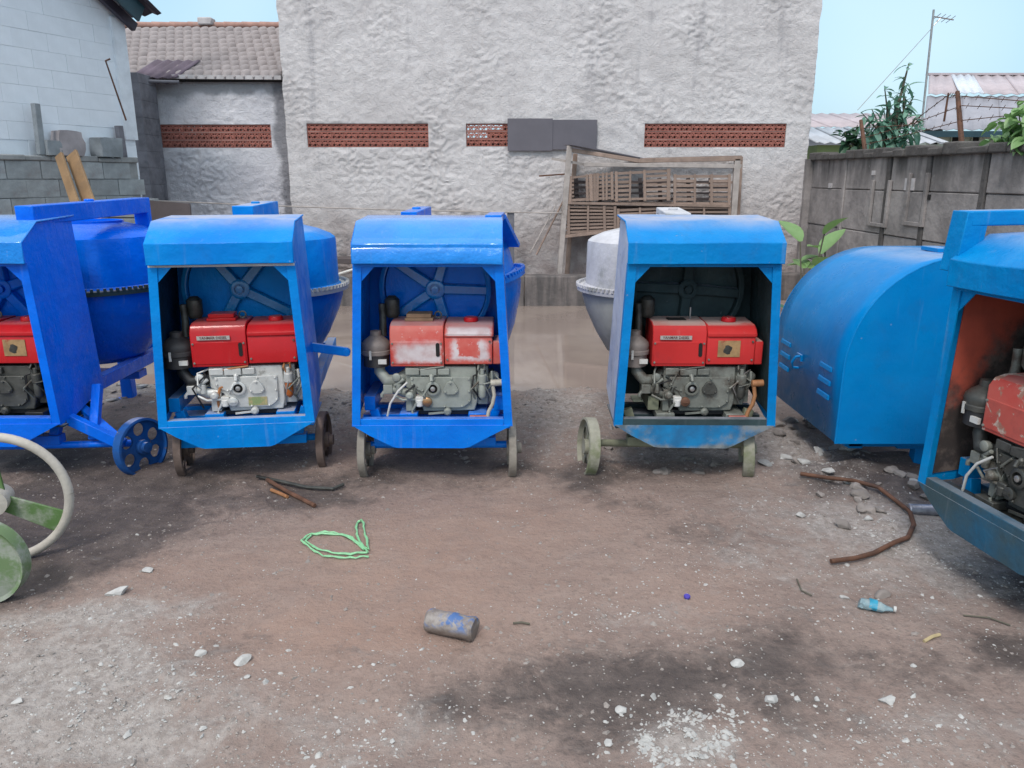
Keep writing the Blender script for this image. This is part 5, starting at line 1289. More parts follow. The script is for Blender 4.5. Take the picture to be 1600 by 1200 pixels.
    m = MB(); m.prism([(-hx(.3) + .01, D - 0.012, 0.30), (hx(.3) - .01, D - 0.012, 0.30), (hx(1.3) - .01, D - 0.012, 1.33), (-hx(1.3) + .01, D - 0.012, 1.33)], [(-hx(.3) + .01, D - 0.006, 0.30), (hx(.3) - .01, D - 0.006, 0.30), (hx(1.3) - .01, D - 0.006, 1.33), (-hx(1.3) + .01, D - 0.006, 1.33)])
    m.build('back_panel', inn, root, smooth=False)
    # big driven pulley
    pc = Vector((0, 0.40, 0.945)); pr_ = 0.315; RX = Matrix.Translation(pc) @ Matrix.Rotation(R(90), 4, 'X')
    m = MB(); m.lathe([(pr_, -0.03), (pr_, 0.03), (pr_ - 0.02, 0.034), (pr_ - 0.026, 0.03), (pr_ - 0.026, -0.03), (pr_, -0.03)], 56, RX, cap=False)
    pu = m.build('pulley', v.get('pulley', inn), root)
    m = MB(); m.lathe([(pr_ - 0.03, -0.020), (pr_ - 0.03, -0.012)], 48, RX); m.build('web', v.get('web', inn), pu)
    m = MB(); m.lathe([(0.055, -0.02), (0.055, 0.035), (0.046, 0.04), (0.030, 0.04), (0.030, 0.028), (0.020, 0.028), (0.020, 0.05), (0.012, 0.052)], 24, RX); m.build('hub', v.get('pulley', inn), pu)
    for a_ in v['spokes']:
        d_ = Vector((math.cos(R(a_)), 0, math.sin(R(a_)))); pp = Vector((-d_.z, 0, d_.x))
        a1 = pc + d_ * 0.04; a2 = pc + d_ * (pr_ - 0.022)
        m = MB(); m.prism([a1 - pp * 0.026 + Vector((0, -0.03, 0)), a1 + pp * 0.026 + Vector((0, -0.03, 0)), a2 + pp * 0.024 + Vector((0, -0.022, 0)), a2 - pp * 0.024 + Vector((0, -0.022, 0))],
                        [a1 - pp * 0.034 + Vector((0, 0.012, 0)), a1 + pp * 0.034 + Vector((0, 0.012, 0)), a2 + pp * 0.032 + Vector((0, 0.012, 0)), a2 - pp * 0.032 + Vector((0, 0.012, 0))])
        m.build('spoke', v.get('pulley', inn), pu, bevel=0.006)
    engine(root, v['eng'])
    # chassis rails and axle
    m = MB()
    rl = v.get('rail', 0.36)
    for sx_ in (-rl, rl):
        m.box(sx_ - 0.03, sx_ + 0.03, 0.15, 1.75, 0.30, 0.31 + 0.07)
    m.box(-rl, rl, 1.65, 1.72, 0.30, 0.36); m.box(-0.36, 0.36, 0.52, 0.58, 0.30, 0.36)
    m.box(-0.04, 0.04, 1.62, 1.70, -0.08, 0.31); m.box(-0.10, 0.10, 1.56, 1.76, -0.085, -0.068)
    m.build('chassis', fr, root, bevel=0.003)
    # drum: lower bowl, ring gear, upper cylinder, cone, on a tilting yoke
    dx, dy, tl, dsc = v.get('dx', 0.0), v.get('dy', 1.10), v.get('tilt', 0.0), v.get('ds', 1.0)
    Md = Matrix.Translation((dx, dy, 0.80)) @ Matrix.Rotation(tl, 4, 'Y') @ Matrix.Scale(dsc, 4) @ Matrix.Translation((0, 0, -0.80))
    m = MB(); m.lathe([(0.10, 0.36), (0.20, 0.37), (0.28, 0.42), (0.36, 0.55), (0.43, 0.70), (0.462, 0.80), (0.465, 0.845)], 56, Md)
    dr = m.build('drum', v.get('drum_low', drm), root)
    m = MB(); m.lathe([(0.466, 0.84), (0.455, 0.875), (0.44, 0.89), (0.435, 1.155), (0.43, 1.18), (0.405, 1.20), (0.33, 1.232), (0.24, 1.255), (0.215, 1.262), (0.215, 1.275), (0.205, 1.275), (0.205, 1.255)], 56, Md, cap=False)
    m.lathe([(0.2, 1.253), (0.0, 1.254)], 24, Md)
    m.build('drum_shell', drm, dr)
    m = MB(); m.lathe([(0.455, 0.842), (0.50, 0.846), (0.50, 0.872), (0.455, 0.876)], 72, Md, cap=False)
    for k in range(88):
        a = 2 * math.pi * k / 88; Mt = Md @ Matrix.Rotation(a, 4, 'Z')
        m.box(0.485, 0.507, -0.008, 0.008, 0.872, 0.892, 0, Mt)
    m.build('ring_gear', v.get('gear', drm), dr)
    if v.get('flange'):
        m = MB(); m.lathe([(0.43, 1.12), (0.475, 1.135), (0.475, 1.15), (0.43, 1.155)], 48, Md, cap=False); m.build('flange', drm, dr)
    m = MB()
    m.tube([(0, dy, 0.24), (0, dy, 0.38)], 0.05, 14); m.bar((-rl, dy, 0.25), (rl, dy, 0.25), 0.12, 0.05)
    m.build('yoke', fr, root, bevel=0.003)
    # overhead beam
    bx0, by0, bx1, by1, bw_, bz_ = v.get('beam', (0.30, 0.35, 0.42, 1.40, 0.09, 1.37))
    if v.get('beam', True):
        m = MB(); hgt = v.get('beam_h', 0.085)
        m.bar((bx0, by0, bz_), (bx1, by1, bz_ + v.get('beam_rise', 0.015)), bw_, hgt)
        d_ = Vector((bx1 - bx0, by1 - by0, 0)).normalized()
        m.bar(Vector((bx1, by1, bz_ + v.get('beam_rise', .015) + hgt/2 - .001)) + d_ * 0.001, Vector((bx1, by1, bz_ - 0.13)) + d_ * 0.001, bw_ * 0.98, 0.05, up=tuple(d_))
        m.tube([(bx0 * .5 + bx1 * .5, (by0 + by1) / 2, bz_ + hgt / 2 - 0.01), (bx0 * .5 + bx1 * .5, (by0 + by1) / 2, bz_ + hgt / 2 + 0.02)], 0.028, 12)
        m.build('top_beam', v.get('beam_mat', bl), root, bevel=0.006)
    # running gear
    wm_ = v.get('wheel', M['cement_wheel']); am = v.get('axle', fr)
    zs_ = []
    for (wx, wy, wyaw, wt) in v['wheels']:
        wheel(root, wx, wy, 0.168, v.get('ww', 0.046), wm_, wyaw, wt, zc=(0.168 * KS - 0.020 - KZ) / KS)
        zs_.append((wx, wy))
    m = MB(); m.tube([(zs_[0][0], zs_[0][1], 0.088), (zs_[1][0], zs_[1][1], 0.088)], 0.021, 12)
    if v.get('axle_bar', True): m.bar((-0.34, 0.15, 0.125), (0.34, 0.15, 0.125), 0.07, 0.05)
    m.bar((-0.28, 0.16, 0.10), (-0.34, 0.18, 0.30), 0.05, 0.05, up=(0, 1, 0)); m.bar((0.28, 0.16, 0.10), (0.34, 0.18, 0.30), 0.05, 0.05, up=(0, 1, 0))
    m.build('axle', am, root, bevel=0.003)
    return root

# 1: leftmost, deep blue, cut by the frame; its wheel stands out to the right
e1 = dict(block=M['soot'], red=M['red'], air=M['air_black'], crank=None, bowl=M['soot'], hose=M['soot'], patch=True, filler=M['soot'], whitepump=False, pumpmat=M['soot'])
m1 = mixer('deep blue mixer at the left edge with its spoked blue wheel standing out', -2.885, 3.97, R(1.0),
      dict(cowl=M['cowl_m3'], fold=0.010, blue=M['blue_m1'], inner=M['dark_inside'], lining=M['dark_inside'], web=M['blue_m1'], pulley=M['blue_m1'], eng=e1, spokes=(20, 92, 164, 236, 308), wheels=((-0.55, 0.10, 0, 0), (0.765, 0.17, R(-24), R(-3))), wheel=M['wheel_m1'], ww=0.06,
           gear=M['dark_inside'], dx=0.12, dy=1.16, beam=(0.32, 0.16, 0.40, 1.36, 0.10, 1.36), beam_h=0.10, ds=1.02))
m = MB(); m.bar((0.36, 0.12, 0.28), (0.70, 0.11, 0.10), 0.06, 0.05, up=(0,1,0)); m.bar((0.50, 0.3, 0.40), (0.52, 0.14, 0.12), 0.05, 0.04, up=(0,1,0)); m.bar((0.30, 0.35, 0.30), (0.66, 0.14, 0.11), 0.05, 0.05, up=(0, 0, 1))
m.build('wheel_strut', M['blue_m1'], m1, bevel=0.004)
# 2
e2 = dict(block=M['alu'], red=M['red'], air=M['air_black'], air_r=0.085, plate=True, label=True, bowl=M['orange'], elbow=M['black'], whitepump=True, whitedrain=True, filler=M['alu'], feet=M['blue_m2'], crank=None)
m2 = mixer('dusty azure mixer with a clean red engine on a silver crankcase, second from the left', -1.485, 3.96, R(8.0),
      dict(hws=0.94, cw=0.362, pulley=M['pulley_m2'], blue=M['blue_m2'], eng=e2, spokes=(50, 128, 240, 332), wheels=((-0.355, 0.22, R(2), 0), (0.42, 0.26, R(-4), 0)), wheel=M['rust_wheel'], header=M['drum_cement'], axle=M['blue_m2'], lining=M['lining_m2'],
           dx=0.05, gear=M['drum_low'], beam=(-0.05, 0.9, 0.02, 1.42, 0.13, 1.34), beam_h=0.09))
m = MB(); m.bar((0.38, 0.30, 0.615), (0.58, 0.32, 0.575), 0.03, 0.05); m.tube([(0.575, 0.30, 0.574), (0.575, 0.35, 0.574)], 0.022, 12); m.build('tilt_lever', M['blue_m2'], m2, bevel=0.003)
# 3
e3 = dict(block=M['grey_block'], red=M['red_worn'], air=M['air_grey'], crank=(M['handle_cream'], M['handle_red']), cable=True, top='card', bowl=M['grey_block'], hose=M['grey_dirty'], feet=M['blue_m3'], elbow=M['grey_block'])
m3 = mixer('glossy cobalt mixer whose engine has peeling red and white covers, third from the left', -0.43, 3.95, R(0.5),
      dict(cw=0.383, fold=0.010, kick=0.022, cowl=M['cowl_m3'], pulley=M['pulley_m3'], blue=M['blue_m3'], eng=e3, spokes=(-2, 72, 146, 215, 286), wheels=((-0.40, 0.18, 0, 0), (0.43, 0.18, R(2), 0)), wheel=M['cement_wheel'], flange=True,
           dx=0.05, dy=1.02, tilt=R(-14), beam=(-0.20, 0.9, -0.16, 1.42, 0.10, 1.315), beam_h=0.07))
m = MB(); m.bar((0.33, 0.35, 1.335), (0.35, 0.62, 1.34), 0.09, 0.04); m.bar((0.35, 0.62, 1.335), (0.44, 0.98, 1.14), 0.10, 0.03); m.build('hinge_arm', M['blue_m3'], m3, bevel=0.004)
# 4
e4 = dict(block=M['grey_dirty'], red=M['red_m4'], air=M['air_grey'], air_low=M['air_grey'], crank=(M['handle_orange'], M['handle_red']), top='hole', plate=True, patch=True, pump=M['soot'], bowl=M['soot'], hose=M['soot'], filler=M['rust'], oz=0.0, feet=M['grey_dirty'])
m4 = mixer('scuffed azure mixer with pale rubbed side, mossy wheels and cement crusted drum', 0.985, 3.95, R(-1.0),
      dict(blue=M['blue_m4'], side=M['side_m4'], pale_side=-1, inner=M['dark_inside'], apron=M['apron_m4'], sill=M['dark_inside'], drum=M['drum_cement'], drum_low=M['drum_low'], gear=M['drum_cement'], frame=M['moss_axle'], rail=0.20,
           eng=e4, spokes=(-5, 88, 178, 266), wheels=((-0.55, 0.20, R(8), R(4)), (0.345, 0.18, R(-10), R(-4))), wheel=M['moss_wheel'], dx=-0.10, ww=0.065, ds=0.95,
           beam=(-0.06, 0.45, -0.04, 0.9, 0.14, 1.345), beam_h=0.035, beam_mat=M['drum_cement'], axle=M['moss_axle']))
# 6
e6 = dict(block=M['soot'], red=M['red_m6'], air=M['soot'], crank=None, top='card', bowl=M['soot'], hose=M['soot'], pumpmat=M['grey_dirty'], elbow=M['soot'], cable=True, patch=False, feet=M['soot'], filler=M['soot'], whitepump=False, muffler=M['grey_dirty'], oy=-0.02)
m6 = mixer('large near mixer at the right edge turned sideways with a soot stained red interior', 1.862, 2.735, R(-81),
      dict(blue=M['blue_m6'], inner=M['dark_inside'], lining=M['red_inside'], apron=M['apron_m6'], sill=M['apron_m6'], floor=M['soot'], eng=e6, spokes=(10, 82, 154, 226, 298), wheels=((-0.30, 0.60, 0, 0), (0.30, 0.60, 0, 0)), wheel=M['rust_wheel'],
           beam=(-0.42, 0.02, -0.40, 1.3, 0.09, 1.395), beam_h=0.06))
m = MB(); m.bar((-0.425, 0.03, 1.18), (-0.42, 0.05, 1.42), 0.09, 0.10, up=(0, 1, 0)); m.build('beam_leg', M['blue_m6'], m6, bevel=0.004)

# 5: arched closed hood between four and six
m5 = empty('concrete_mixer', (1.72, 3.85, 0), R(-90) + R(0), label='blue mixer with a closed arched hood and louvres, right of the fourth mixer', cat='concrete mixer', group='blue concrete mixers parked in the yard')
# local: +y = world +X (into the machine), -x = world +Y (away)
W5 = 1.05; prf = [(0.0, 0.19), (0.0, 0.60)] + [(0.56 - 0.56 * math.cos(t), 0.60 + 0.57 * math.sin(t)) for t in [math.pi / 2 * i / 14 for i in range(1, 15)]] + [(1.0, 1.17), (1.0, 0.19)]
def pitchz(lx, z): return z + lx * 0.03 * (z / 1.17)
m = MB(); ns = 8
vs = []
for k in range(ns + 1):
    lx = -0.012 - (W5 - 0.024) * k / ns
    for (yy, zz_) in prf: vs.append((lx, yy + 0.004 * N3(lx * 4, zz_ * 4, 2), pitchz(lx, zz_)))
n = len(prf); fs = [(k*n+j, k*n+j+1, (k+1)*n+j+1, (k+1)*n+j) for k in range(ns) for j in range(n - 2)]
m.add(vs, fs); o = m.build('hood_sheet', M['blue_m5'], m5, angle=50); solid(o, 0.004)
for lx in (0.0, -W5):
    m = MB(); q_ = [(lx, yy, pitchz(lx, zz_)) for yy, zz_ in prf]; q2_ = [(lx - (0.006 if lx == 0 else -0.006), yy, pitchz(lx, zz_)) for yy, zz_ in prf]
    m.prism(q_, q2_); m.build('end_panel', M['blue_m5'], m5, smooth=False)
m = MB(); pts = [(0.004, yy, pitchz(0, zz_)) for yy, zz_ in prf[:-1]]
m.tube([(-0.006, p[1] - 0.004 if i < 3 else p[1], p[2] + (0.003 if i > 2 else 0)) for i, p in enumerate(pts)], 0.007, 8); m.build('edge_bead', M['blue_m5'], m5)
for lx0 in (-0.15, -0.78):
    for k in range(3):
        z = 0.555 - k * 0.078
        m = MB(); m.prism([(lx0, 0.002, z - 0.016), (lx0 - 0.17, 0.002, z - 0.016), (lx0 - 0.17, 0.002, z + 0.016), (lx0, 0.002, z + 0.016)], [(lx0 - 0.008, -0.011, z - 0.014), (lx0 - 0.162, -0.011, z - 0.014), (lx0 - 0.162, -0.006, z + 0.010), (lx0 - 0.008, -0.006, z + 0.010)]); m.build('louvre', M['blue_m5'], m5, bevel=0.003)
m = MB(); m.tube([(-0.60, 0.0, 0.53), (-0.60, -0.035, 0.525), (-0.61, -0.05, 0.49), (-0.63, -0.035, 0.455), (-0.63, 0.0, 0.45)], 0.008, 8); m.box(-0.65, -0.58, -0.012, 0.0, 0.50, 0.54); m.build('door_handle', M['blue_m5'], m5)
m = MB(); m.box(-0.56, -0.38, 0.60, 0.68, pitchz(-.47, 1.172), pitchz(-.47, 1.195)); m.tube([(-0.40, 0.64, 1.178), (-0.02, 1.0, 1.182)], 0.008, 8); m.build('hinge_strap', M['blue_m5'], m5, bevel=0.004)
m = MB(); m.box(-0.30, -0.12, 0.10, 0.60, 0.13, 0.186); m.box(-0.9, -0.12, 0.12, 0.20, 0.12, 0.17); m.box(-0.20, -0.14, 0.4, 1.2, 0.11, 0.15); m.box(-0.9, -0.84, 0.1, 1.6, 0.12, 0.17); m.box(-0.86, -0.80, 0.3, 0.36, 0, 0.12); m.box(-0.2, -0.14, 0.5, 0.56, 0, 0.12)
m.build('chassis', M['blue_m5'], m5, bevel=0.004)
m = MB(); Md = Matrix.Translation((-0.5, 1.9, 0.0))
m.lathe([(0.10, 0.36), (0.20, 0.37), (0.28, 0.42), (0.36, 0.55), (0.43, 0.70), (0.465, 0.845), (0.44, 0.89), (0.44, 1.14), (0.41, 1.18), (0.24, 1.285), (0.0, 1.29)], 48, Md)
m.build('drum', M['blue_m5'], m5)
m = MB(); m.tube([(-0.5, 1.9, 0.1), (-0.5, 1.9, 0.38)], 0.05); m.box(-0.9, -0.1, 1.85, 1.95, 0.08, 0.13); m.build('yoke', M['blue_m5'], m5)
wheel(m5, -0.92, 0.55, 0.16, 0.06, M['rust_wheel'])

# 7: old mixer beyond the left edge, only its green spoked tilting wheel shows
c7 = Vector((-2.00, 2.93, 0.30))
m7 = empty('old_mixer', (c7.x - 0.12, c7.y, 0), R(14), label='old green and cream mixer cut off at the left edge, only its wheels showing', cat='concrete mixer')
cc = Vector((0.0, 0.0, 0.275)); Rw = 0.268
m = MB(); pts = [cc + Vector((Rw * math.cos(a), 0, Rw * math.sin(a))) for a in [2*math.pi*i/56 for i in range(57)]]
m.tube(pts, 0.019, 10, cap=False); tw = m.build('tilting_wheel', M['cream_rim'], m7)
for a in (-28, 98, 214):
    d_ = Vector((math.cos(R(a)), 0, math.sin(R(a)))); pp = Vector((-d_.z, 0, d_.x)); a1 = cc + d_ * 0.03; a2 = cc + d_ * (Rw - 0.012)
    m = MB(); m.prism([a1 - pp * 0.04 - Vector((0, .006, 0)), a1 + pp * 0.03 - Vector((0, .006, 0)), a2 + pp * 0.045 - Vector((0, .006, 0)), a2 - pp * 0.055 - Vector((0, .006, 0))], [a1 - pp * 0.04 + Vector((0, .006, 0)), a1 + pp * 0.03 + Vector((0, .006, 0)), a2 + pp * 0.045 + Vector((0, .006, 0)), a2 - pp * 0.055 + Vector((0, .006, 0))])
    m.build('spoke', M['green_spoke'], tw, bevel=0.003)
m = MB(); m.lathe([(0.05, -0.05), (0.055, 0.05)], 20, Matrix.Translation(cc) @ Matrix.Rotation(R(90), 4, 'X')); m.tube([cc, cc + Vector((-0.9, 0.2, 0))], 0.025, 10)
m.build('hub', M['cream_rim'], tw)
m = MB(); m.lathe([(0.02, -0.03), (0.15, -0.02), (0.165, -0.03), (0.165, 0.03), (0.15, 0.02), (0.02, 0.03)], 40, Matrix.Translation((0.045, -0.33, 0.155)) @ Matrix.Rotation(R(-12), 4, 'Z') @ Matrix.Rotation(R(90), 4, 'X'))
m.build('support_wheel', M['grey_green'], m7)
m = MB(); m.bar((-0.75, 0.15, 0.5), (-0.75, 0.15, 0.0), 0.08, 0.08); m.bar((-0.8, 0.1, 0.28), (-0.10, 0.0, 0.26), 0.05, 0.07); m.build('frame', M['grey_green'], m7, bevel=0.004)

# ------------------------------------------------------------------ loose things on the ground
def gz_(x, y): return height(x, y)
def stone(px, py, wpx, mat, seed, name='stone', label=None, cat='stone', group=None, flat=0.65, asp=1.0):
    import bmesh
    c = G(px, py); w_ = abs(G(px + wpx, py).x - c.x)
    bm = bmesh.new(); bmesh.ops.create_icosphere(bm, subdivisions=3, radius=0.5)
    rr = random.Random(seed)
    pls = [(Vector((rr.gauss(0,1), rr.gauss(0,1), rr.gauss(0,1))).normalized(), rr.uniform(0.24, 0.40)) for _ in range(13)]
    for v_ in bm.verts:
        for n_, d_ in pls:
            k = v_.co.dot(n_)
            if k > d_: v_.co -= n_ * (k - d_)
        v_.co.x *= w_ * 1.12; v_.co.y *= w_ * rr.uniform(0.88, 0.92) * asp; v_.co.z *= w_ * flat
    me = bpy.data.meshes.new(name); bm.to_mesh(me); bm.free(); me.materials.append(mat); me.shade_smooth(); me.set_sharp_from_angle(angle=R(22))
    o = bpy.data.objects.new(name, me); C.objects.link(o); o.location = (c.x, c.y, gz_(c.x, c.y) + w_ * flat * 0.14); o.rotation_euler = (rr.uniform(-.2, .2), rr.uniform(-.2, .2), rr.uniform(0, 6.28))
    tag(o, label, cat, group); return o
ST = [(1152, 1040, 24, 'largest white stone, alone on brown soil at the lower right'), (1123, 1088, 17, 'small white stone above the white gravel patch'), (1204, 1097, 26, 'oblong white stone right of the gravel patch'),
      (1245, 1097, 16, 'first of two small pale stones right of the oblong one'), (1276, 1098, 13, 'second small pale stone, to the right of its twin'), (1386, 1100, 28, 'flat grey white stone at lower right, below the crushed bottle'),
      (186, 931, 36, 'long flat pale stone at left beside the old mixer wheel'), (972, 1106, 22, 'white stone at the left rim of the gravel patch'), (1427, 1046, 11, 'tiny white stone below the yellow stick'), (950, 1158, 18, 'white stone at lower left of the gravel patch'),
      (232, 897, 20, 'small white stone between the old mixer wheel and the green twine'), (312, 1020, 20, 'flat pale stone on soil at lower left'), (378, 1035, 30, 'broad flat pale stone left of the paint stained cylinder'), (386, 1058, 13, 'tiny pale stone just below the broad flat one'),
      (1076, 718, 30, 'brownish stone under the fourth mixer axle'), (1378, 926, 30, 'tan flat stone just behind the crushed bottle'), (1320, 932, 14, 'small pale stone left of the crushed bottle'), (28, 1102, 20, 'pale flat stone in the lower left corner')]
for i, (px, py, wp, lab) in enumerate(ST):
    stone(px, py, wp, M['stone'] if i not in (14, 15) else M['stone_dull'], 100 + i, label=lab, flat=0.5, asp=0.8 if wp > 25 else 1)
rr = random.Random(3)
for i in range(34):
    px = rr.gauss(1350, 70); py = rr.gauss(775, 28)
    if not (1230 < px < 1470 and 715 < py < 838): continue
    stone(px, py, rr.uniform(10, 34), M['stone_dull'] if rr.random() < 0.6 else M['stone'], 300 + i, 'rubble_stone', 'broken rubble piece in the heap before the arched hood', 'rubble', 'rubble heap before the arched hood', flat=0.55)
for i in range(26):
    px = rr.uniform(1195, 1320); py = rr.uniform(640, 735)
    stone(px, py, rr.uniform(10, 30), M['stone_dull'] if rr.random() < 0.7 else M['stone'], 400 + i, 'rubble_stone', 'broken rubble piece between the fourth mixer and the arched hood', 'rubble', 'rubble between the fourth mixer and the hood', flat=0.5)
for i in range(14):
    stone(rr.uniform(165, 240), rr.uniform(592, 640), rr.uniform(9, 24), M['stone_dull'] if rr.random() < 0.5 else M['stone'], 500 + i, 'rubble_stone', 'rubble piece behind the gap of the first two mixers', 'rubble', 'rubble behind the first two mixers', flat=0.4)
for i in range(12):
    stone(rr.uniform(950, 1160), rr.uniform(695, 745), rr.uniform(9, 26), M['stone_dull'], 600 + i, 'rubble_stone', 'dull rubble piece lying under the fourth mixer axle', 'rubble', 'rubble under the fourth mixer', flat=0.5)
# gravel and lime chips: uncountable
def gravel(name, n, area, size, mat, seed, dens=None):
    rr = random.Random(seed); vs = []; fs = []; k = 0; tries = 0
    while k < n and tries < n * 40:
        tries += 1
        x, y = area(rr)
        if dens and rr.random() > dens(x, y): continue
        s_ = size(rr); z = gz_(x, y); a = rr.uniform(0, 6.28); ca, sa = math.cos(a), math.sin(a); b = len(vs)
        e1_, e2_, e3_ = s_ * rr.uniform(.7, 1.2), s_ * rr.uniform(.5, 1.0), s_ * rr.uniform(.3, .7)
        pts = [(-e1_, -e2_*.3, 0), (-e1_*.3, -e2_, 0), (e1_*.8, -e2_*.6, 0), (e1_, e2_*.4, 0), (0, e2_, 0), (-e1_*.5, -e2_*.2, e3_), (e1_*.4, -e2_*.1, e3_*rr.uniform(.6, 1)), (0, e2_*.4, e3_*.9)]
        vs += [(x + p[0]*ca - p[1]*sa, y + p[0]*sa + p[1]*ca, z + p[2] - 0.15 * s_) for p in pts]
        fs += [tuple(b + i for i in f) for f in ((0,1,5), (1,6,5), (1,2,6), (2,3,6), (3,7,6), (3,4,7), (4,0,7), (0,5,7), (5,6,7))]; k += 1
    me = bpy.data.meshes.new(name); me.from_pydata(vs, [], fs); me.materials.append(mat)
    o = bpy.data.objects.new(name, me); C.objects.link(o); return o
def anyw(rr):
    y = 1.5 + 4.4 * rr.random() ** 1.6; hw_ = 0.75 * y + 0.3; return rr.uniform(-hw_, hw_), y
g1 = gravel('gravel', 10000, anyw, lambda r: min(0.016, 0.0015 + r.expovariate(1) * 0.0021), M['stone'], 5, lambda x, y: min(1, 0.022 + 0.9 * max(0, fields(x, y)[1])) * (1 if N3(x * 3, y * 3) > -0.15 else 0.3))
tag(g1, 'white lime chips and small gravel strewn over the brown soil', 'gravel', kind='stuff')
g2 = gravel('dark_grit', 6000, anyw, lambda r: min(0.015, 0.0025 + r.expovariate(1) * 0.003), M['stone_dull'], 6, lambda x, y: 0.35 + 0.5 * max(0, fields(x, y)[1]))
g4 = gravel('shore_rubble', 2600, lambda rr: (rr.uniform(-3.6, 2.6), rr.uniform(4.0, 6.1)), lambda r: min(0.035, 0.005 + r.expovariate(1) * 0.006), M['stone_dull'], 16, lambda x, y: 0.12 + 0.9 * max(0, fields(x, y)[1]))
tag(g4, 'broken grey rubble strewn between the mixers and the pond edge', 'rubble', kind='stuff')
tag(g2, 'dull brown grit and clods trodden into the yard soil', 'grit', kind='stuff')
def patch(rr):
    c = G(1095, 1140) if rr.random() < 0.45 else G(1040, 1165)
    return rr.gauss(c.x, 0.09), rr.gauss(c.y, 0.055)
g3 = gravel('lime_heap', 420, patch, lambda r: min(0.018, 0.003 + r.expovariate(1) * 0.0045), M['stone'], 8, lambda x, y: 1.0 if N3(x * 14, y * 14, 3) > -0.05 else 0.12)
tag(g3, 'patch of crushed white lime lumps at the bottom of the yard', 'lime rubble', kind='stuff')

# paint stained cylinder
s = NT('paint_stained_concrete'); s.co = s.tc.outputs['Object']
cy = s.mix(s.ramp(s.noise(18, 6, 0.7), 0.35, 0.65), (0.30, 0.27, 0.25), (0.17, 0.14, 0.125))
cy = s.mix(s.ramp(s.sep(2), 0.050, 0.030, 0, 0.8), cy, (0.15, 0.115, 0.095))
cy = s.mix(s.math('MULTIPLY', s.ramp(s.noise(13, 5, 0.6, dist=0.5), 0.47, 0.56, 0, 0.85), s.ramp(s.sep(2), 0.03, 0.06)), cy, (0.03, 0.12, 0.34))
cy = s.fin(cy, 0.7, s.bump(s.noise(60, 5), 0.006, 0.7))
a = G(668, 990); b = G(742, 1000)
m = MB(); rc = 0.046
A_ = Vector((a.x, a.y + 0.03, rc - 0.006)); B_ = Vector((b.x, b.y + 0.01, rc - 0.006)); d = (B_ - A_).normalized()
m.tube([A_, A_ + d * 0.008, A_.lerp(B_, 0.3), A_.lerp(B_, 0.55), A_.lerp(B_, 0.8), B_ - d * 0.008, B_], [rc - 0.006, rc, rc * 0.96, rc * 1.0, rc * 0.95, rc, rc - 0.006], 28)
m.v = [(v[0] + 0.005 * N3(v[0]*30, v[1]*30, v[2]*30), v[1], v[2] * 0.9 + 0.006 * N3(v[0]*25, v[1]*25, v[2]*25 + 9)) for v in m.v]
tag(m.build('concrete_cylinder', cy), 'short concrete test cylinder stained with blue paint lying on the soil', 'concrete cylinder')
# green twine loop
m = MB()
def gp(px, py, h=0.006):
    q = G(px, py); q.z = gz_(q.x, q.y) + h; return q
l1 = [(575, 872), (556, 875), (530, 874), (505, 873), (485, 862), (472, 851), (480, 843), (500, 837), (522, 836), (545, 842), (560, 852), (574, 866)]
l2 = [(574, 868), (548, 870), (520, 869), (497, 864), (478, 851), (488, 841), (510, 839), (535, 839), (556, 848), (577, 862), (571, 840), (568, 822), (565, 815), (559, 818), (556, 830), (560, 846), (570, 860), (576, 871)]
rr = random.Random(2)
for L in (l1, l2):
    pts = []
    for i in range(len(L) - 1):
        for t in (0, .33, .66): pts.append(gp(L[i][0] + (L[i+1][0]-L[i][0])*t + rr.uniform(-1, 1), L[i][1] + (L[i+1][1]-L[i][1])*t + rr.uniform(-.8, .8), 0.006 + rr.uniform(0, 0.006)))
    m.tube(pts, [0.0042 * rr.uniform(0.7, 1.5) for _ in pts], 6)
tag(m.build('plastic_twine', M['twine']), 'mint green plastic twine tied in a loop on the soil', 'twine')
# rusty rods
m = MB(); m.tube([gp(418, 757, 0.02), gp(450, 772, 0.015), gp(492, 792, 0.012)], 0.011, 8); tag(m.build('rusty_rod', M['rust']), 'straight rusty rod lying before the second mixer', 'rod')
m = MB(); m.tube([gp(402, 752, 0.02), gp(440, 757, 0.02), gp(480, 765, 0.014), (gp(520, 766, 0.014)), gp(537, 760, 0.02)], 0.009, 8); tag(m.build('rusty_rod', M['soot']), 'dark hooked rod lying behind the straight rusty one', 'rod')
m = MB(); m.tube([gp(424, 768, 0.012), gp(436, 772, 0.012), gp(449, 779, 0.01)], 0.009, 8); tag(m.build('orange_stub', M['handle_orange']), 'short orange stub beside the straight rusty rod', 'stub')
# curved rusty pipe
L = [(1250, 750), (1290, 758), (1330, 766), (1370, 776), (1400, 790), (1420, 808), (1427, 826), (1418, 844), (1395, 858), (1365, 869), (1335, 876), (1298, 880)]
m = MB(); m.tube([gp(px, py, 0.03 if px < 1380 and i < 5 else 0.016) for i, (px, py) in enumerate(L)], 0.0105, 10); tag(m.build('bent_pipe', M['rust']), 'long rusty pipe bent in a hook before the arched hood', 'pipe')
# silver can
can = plain('scratched_tinplate', (0.42, 0.42, 0.47), 0.35, 0.6, 0.5, 30, 0.6)
a = G(1418, 806); b = G(1466, 808); m = MB(); A_ = Vector((a.x, a.y, 0.032)); B_ = Vector((b.x, b.y, 0.034)); d = (B_ - A_).normalized()
m.tube([A_, A_ + d * 0.006, A_ + d * 0.008, B_ - d * 0.008, B_ - d * 0.006, B_], [0.026, 0.030, 0.028, 0.028, 0.030, 0.026], 20); tag(m.build('metal_can', can, smooth=True), 'scratched silver can lying by the near mixer apron', 'can')
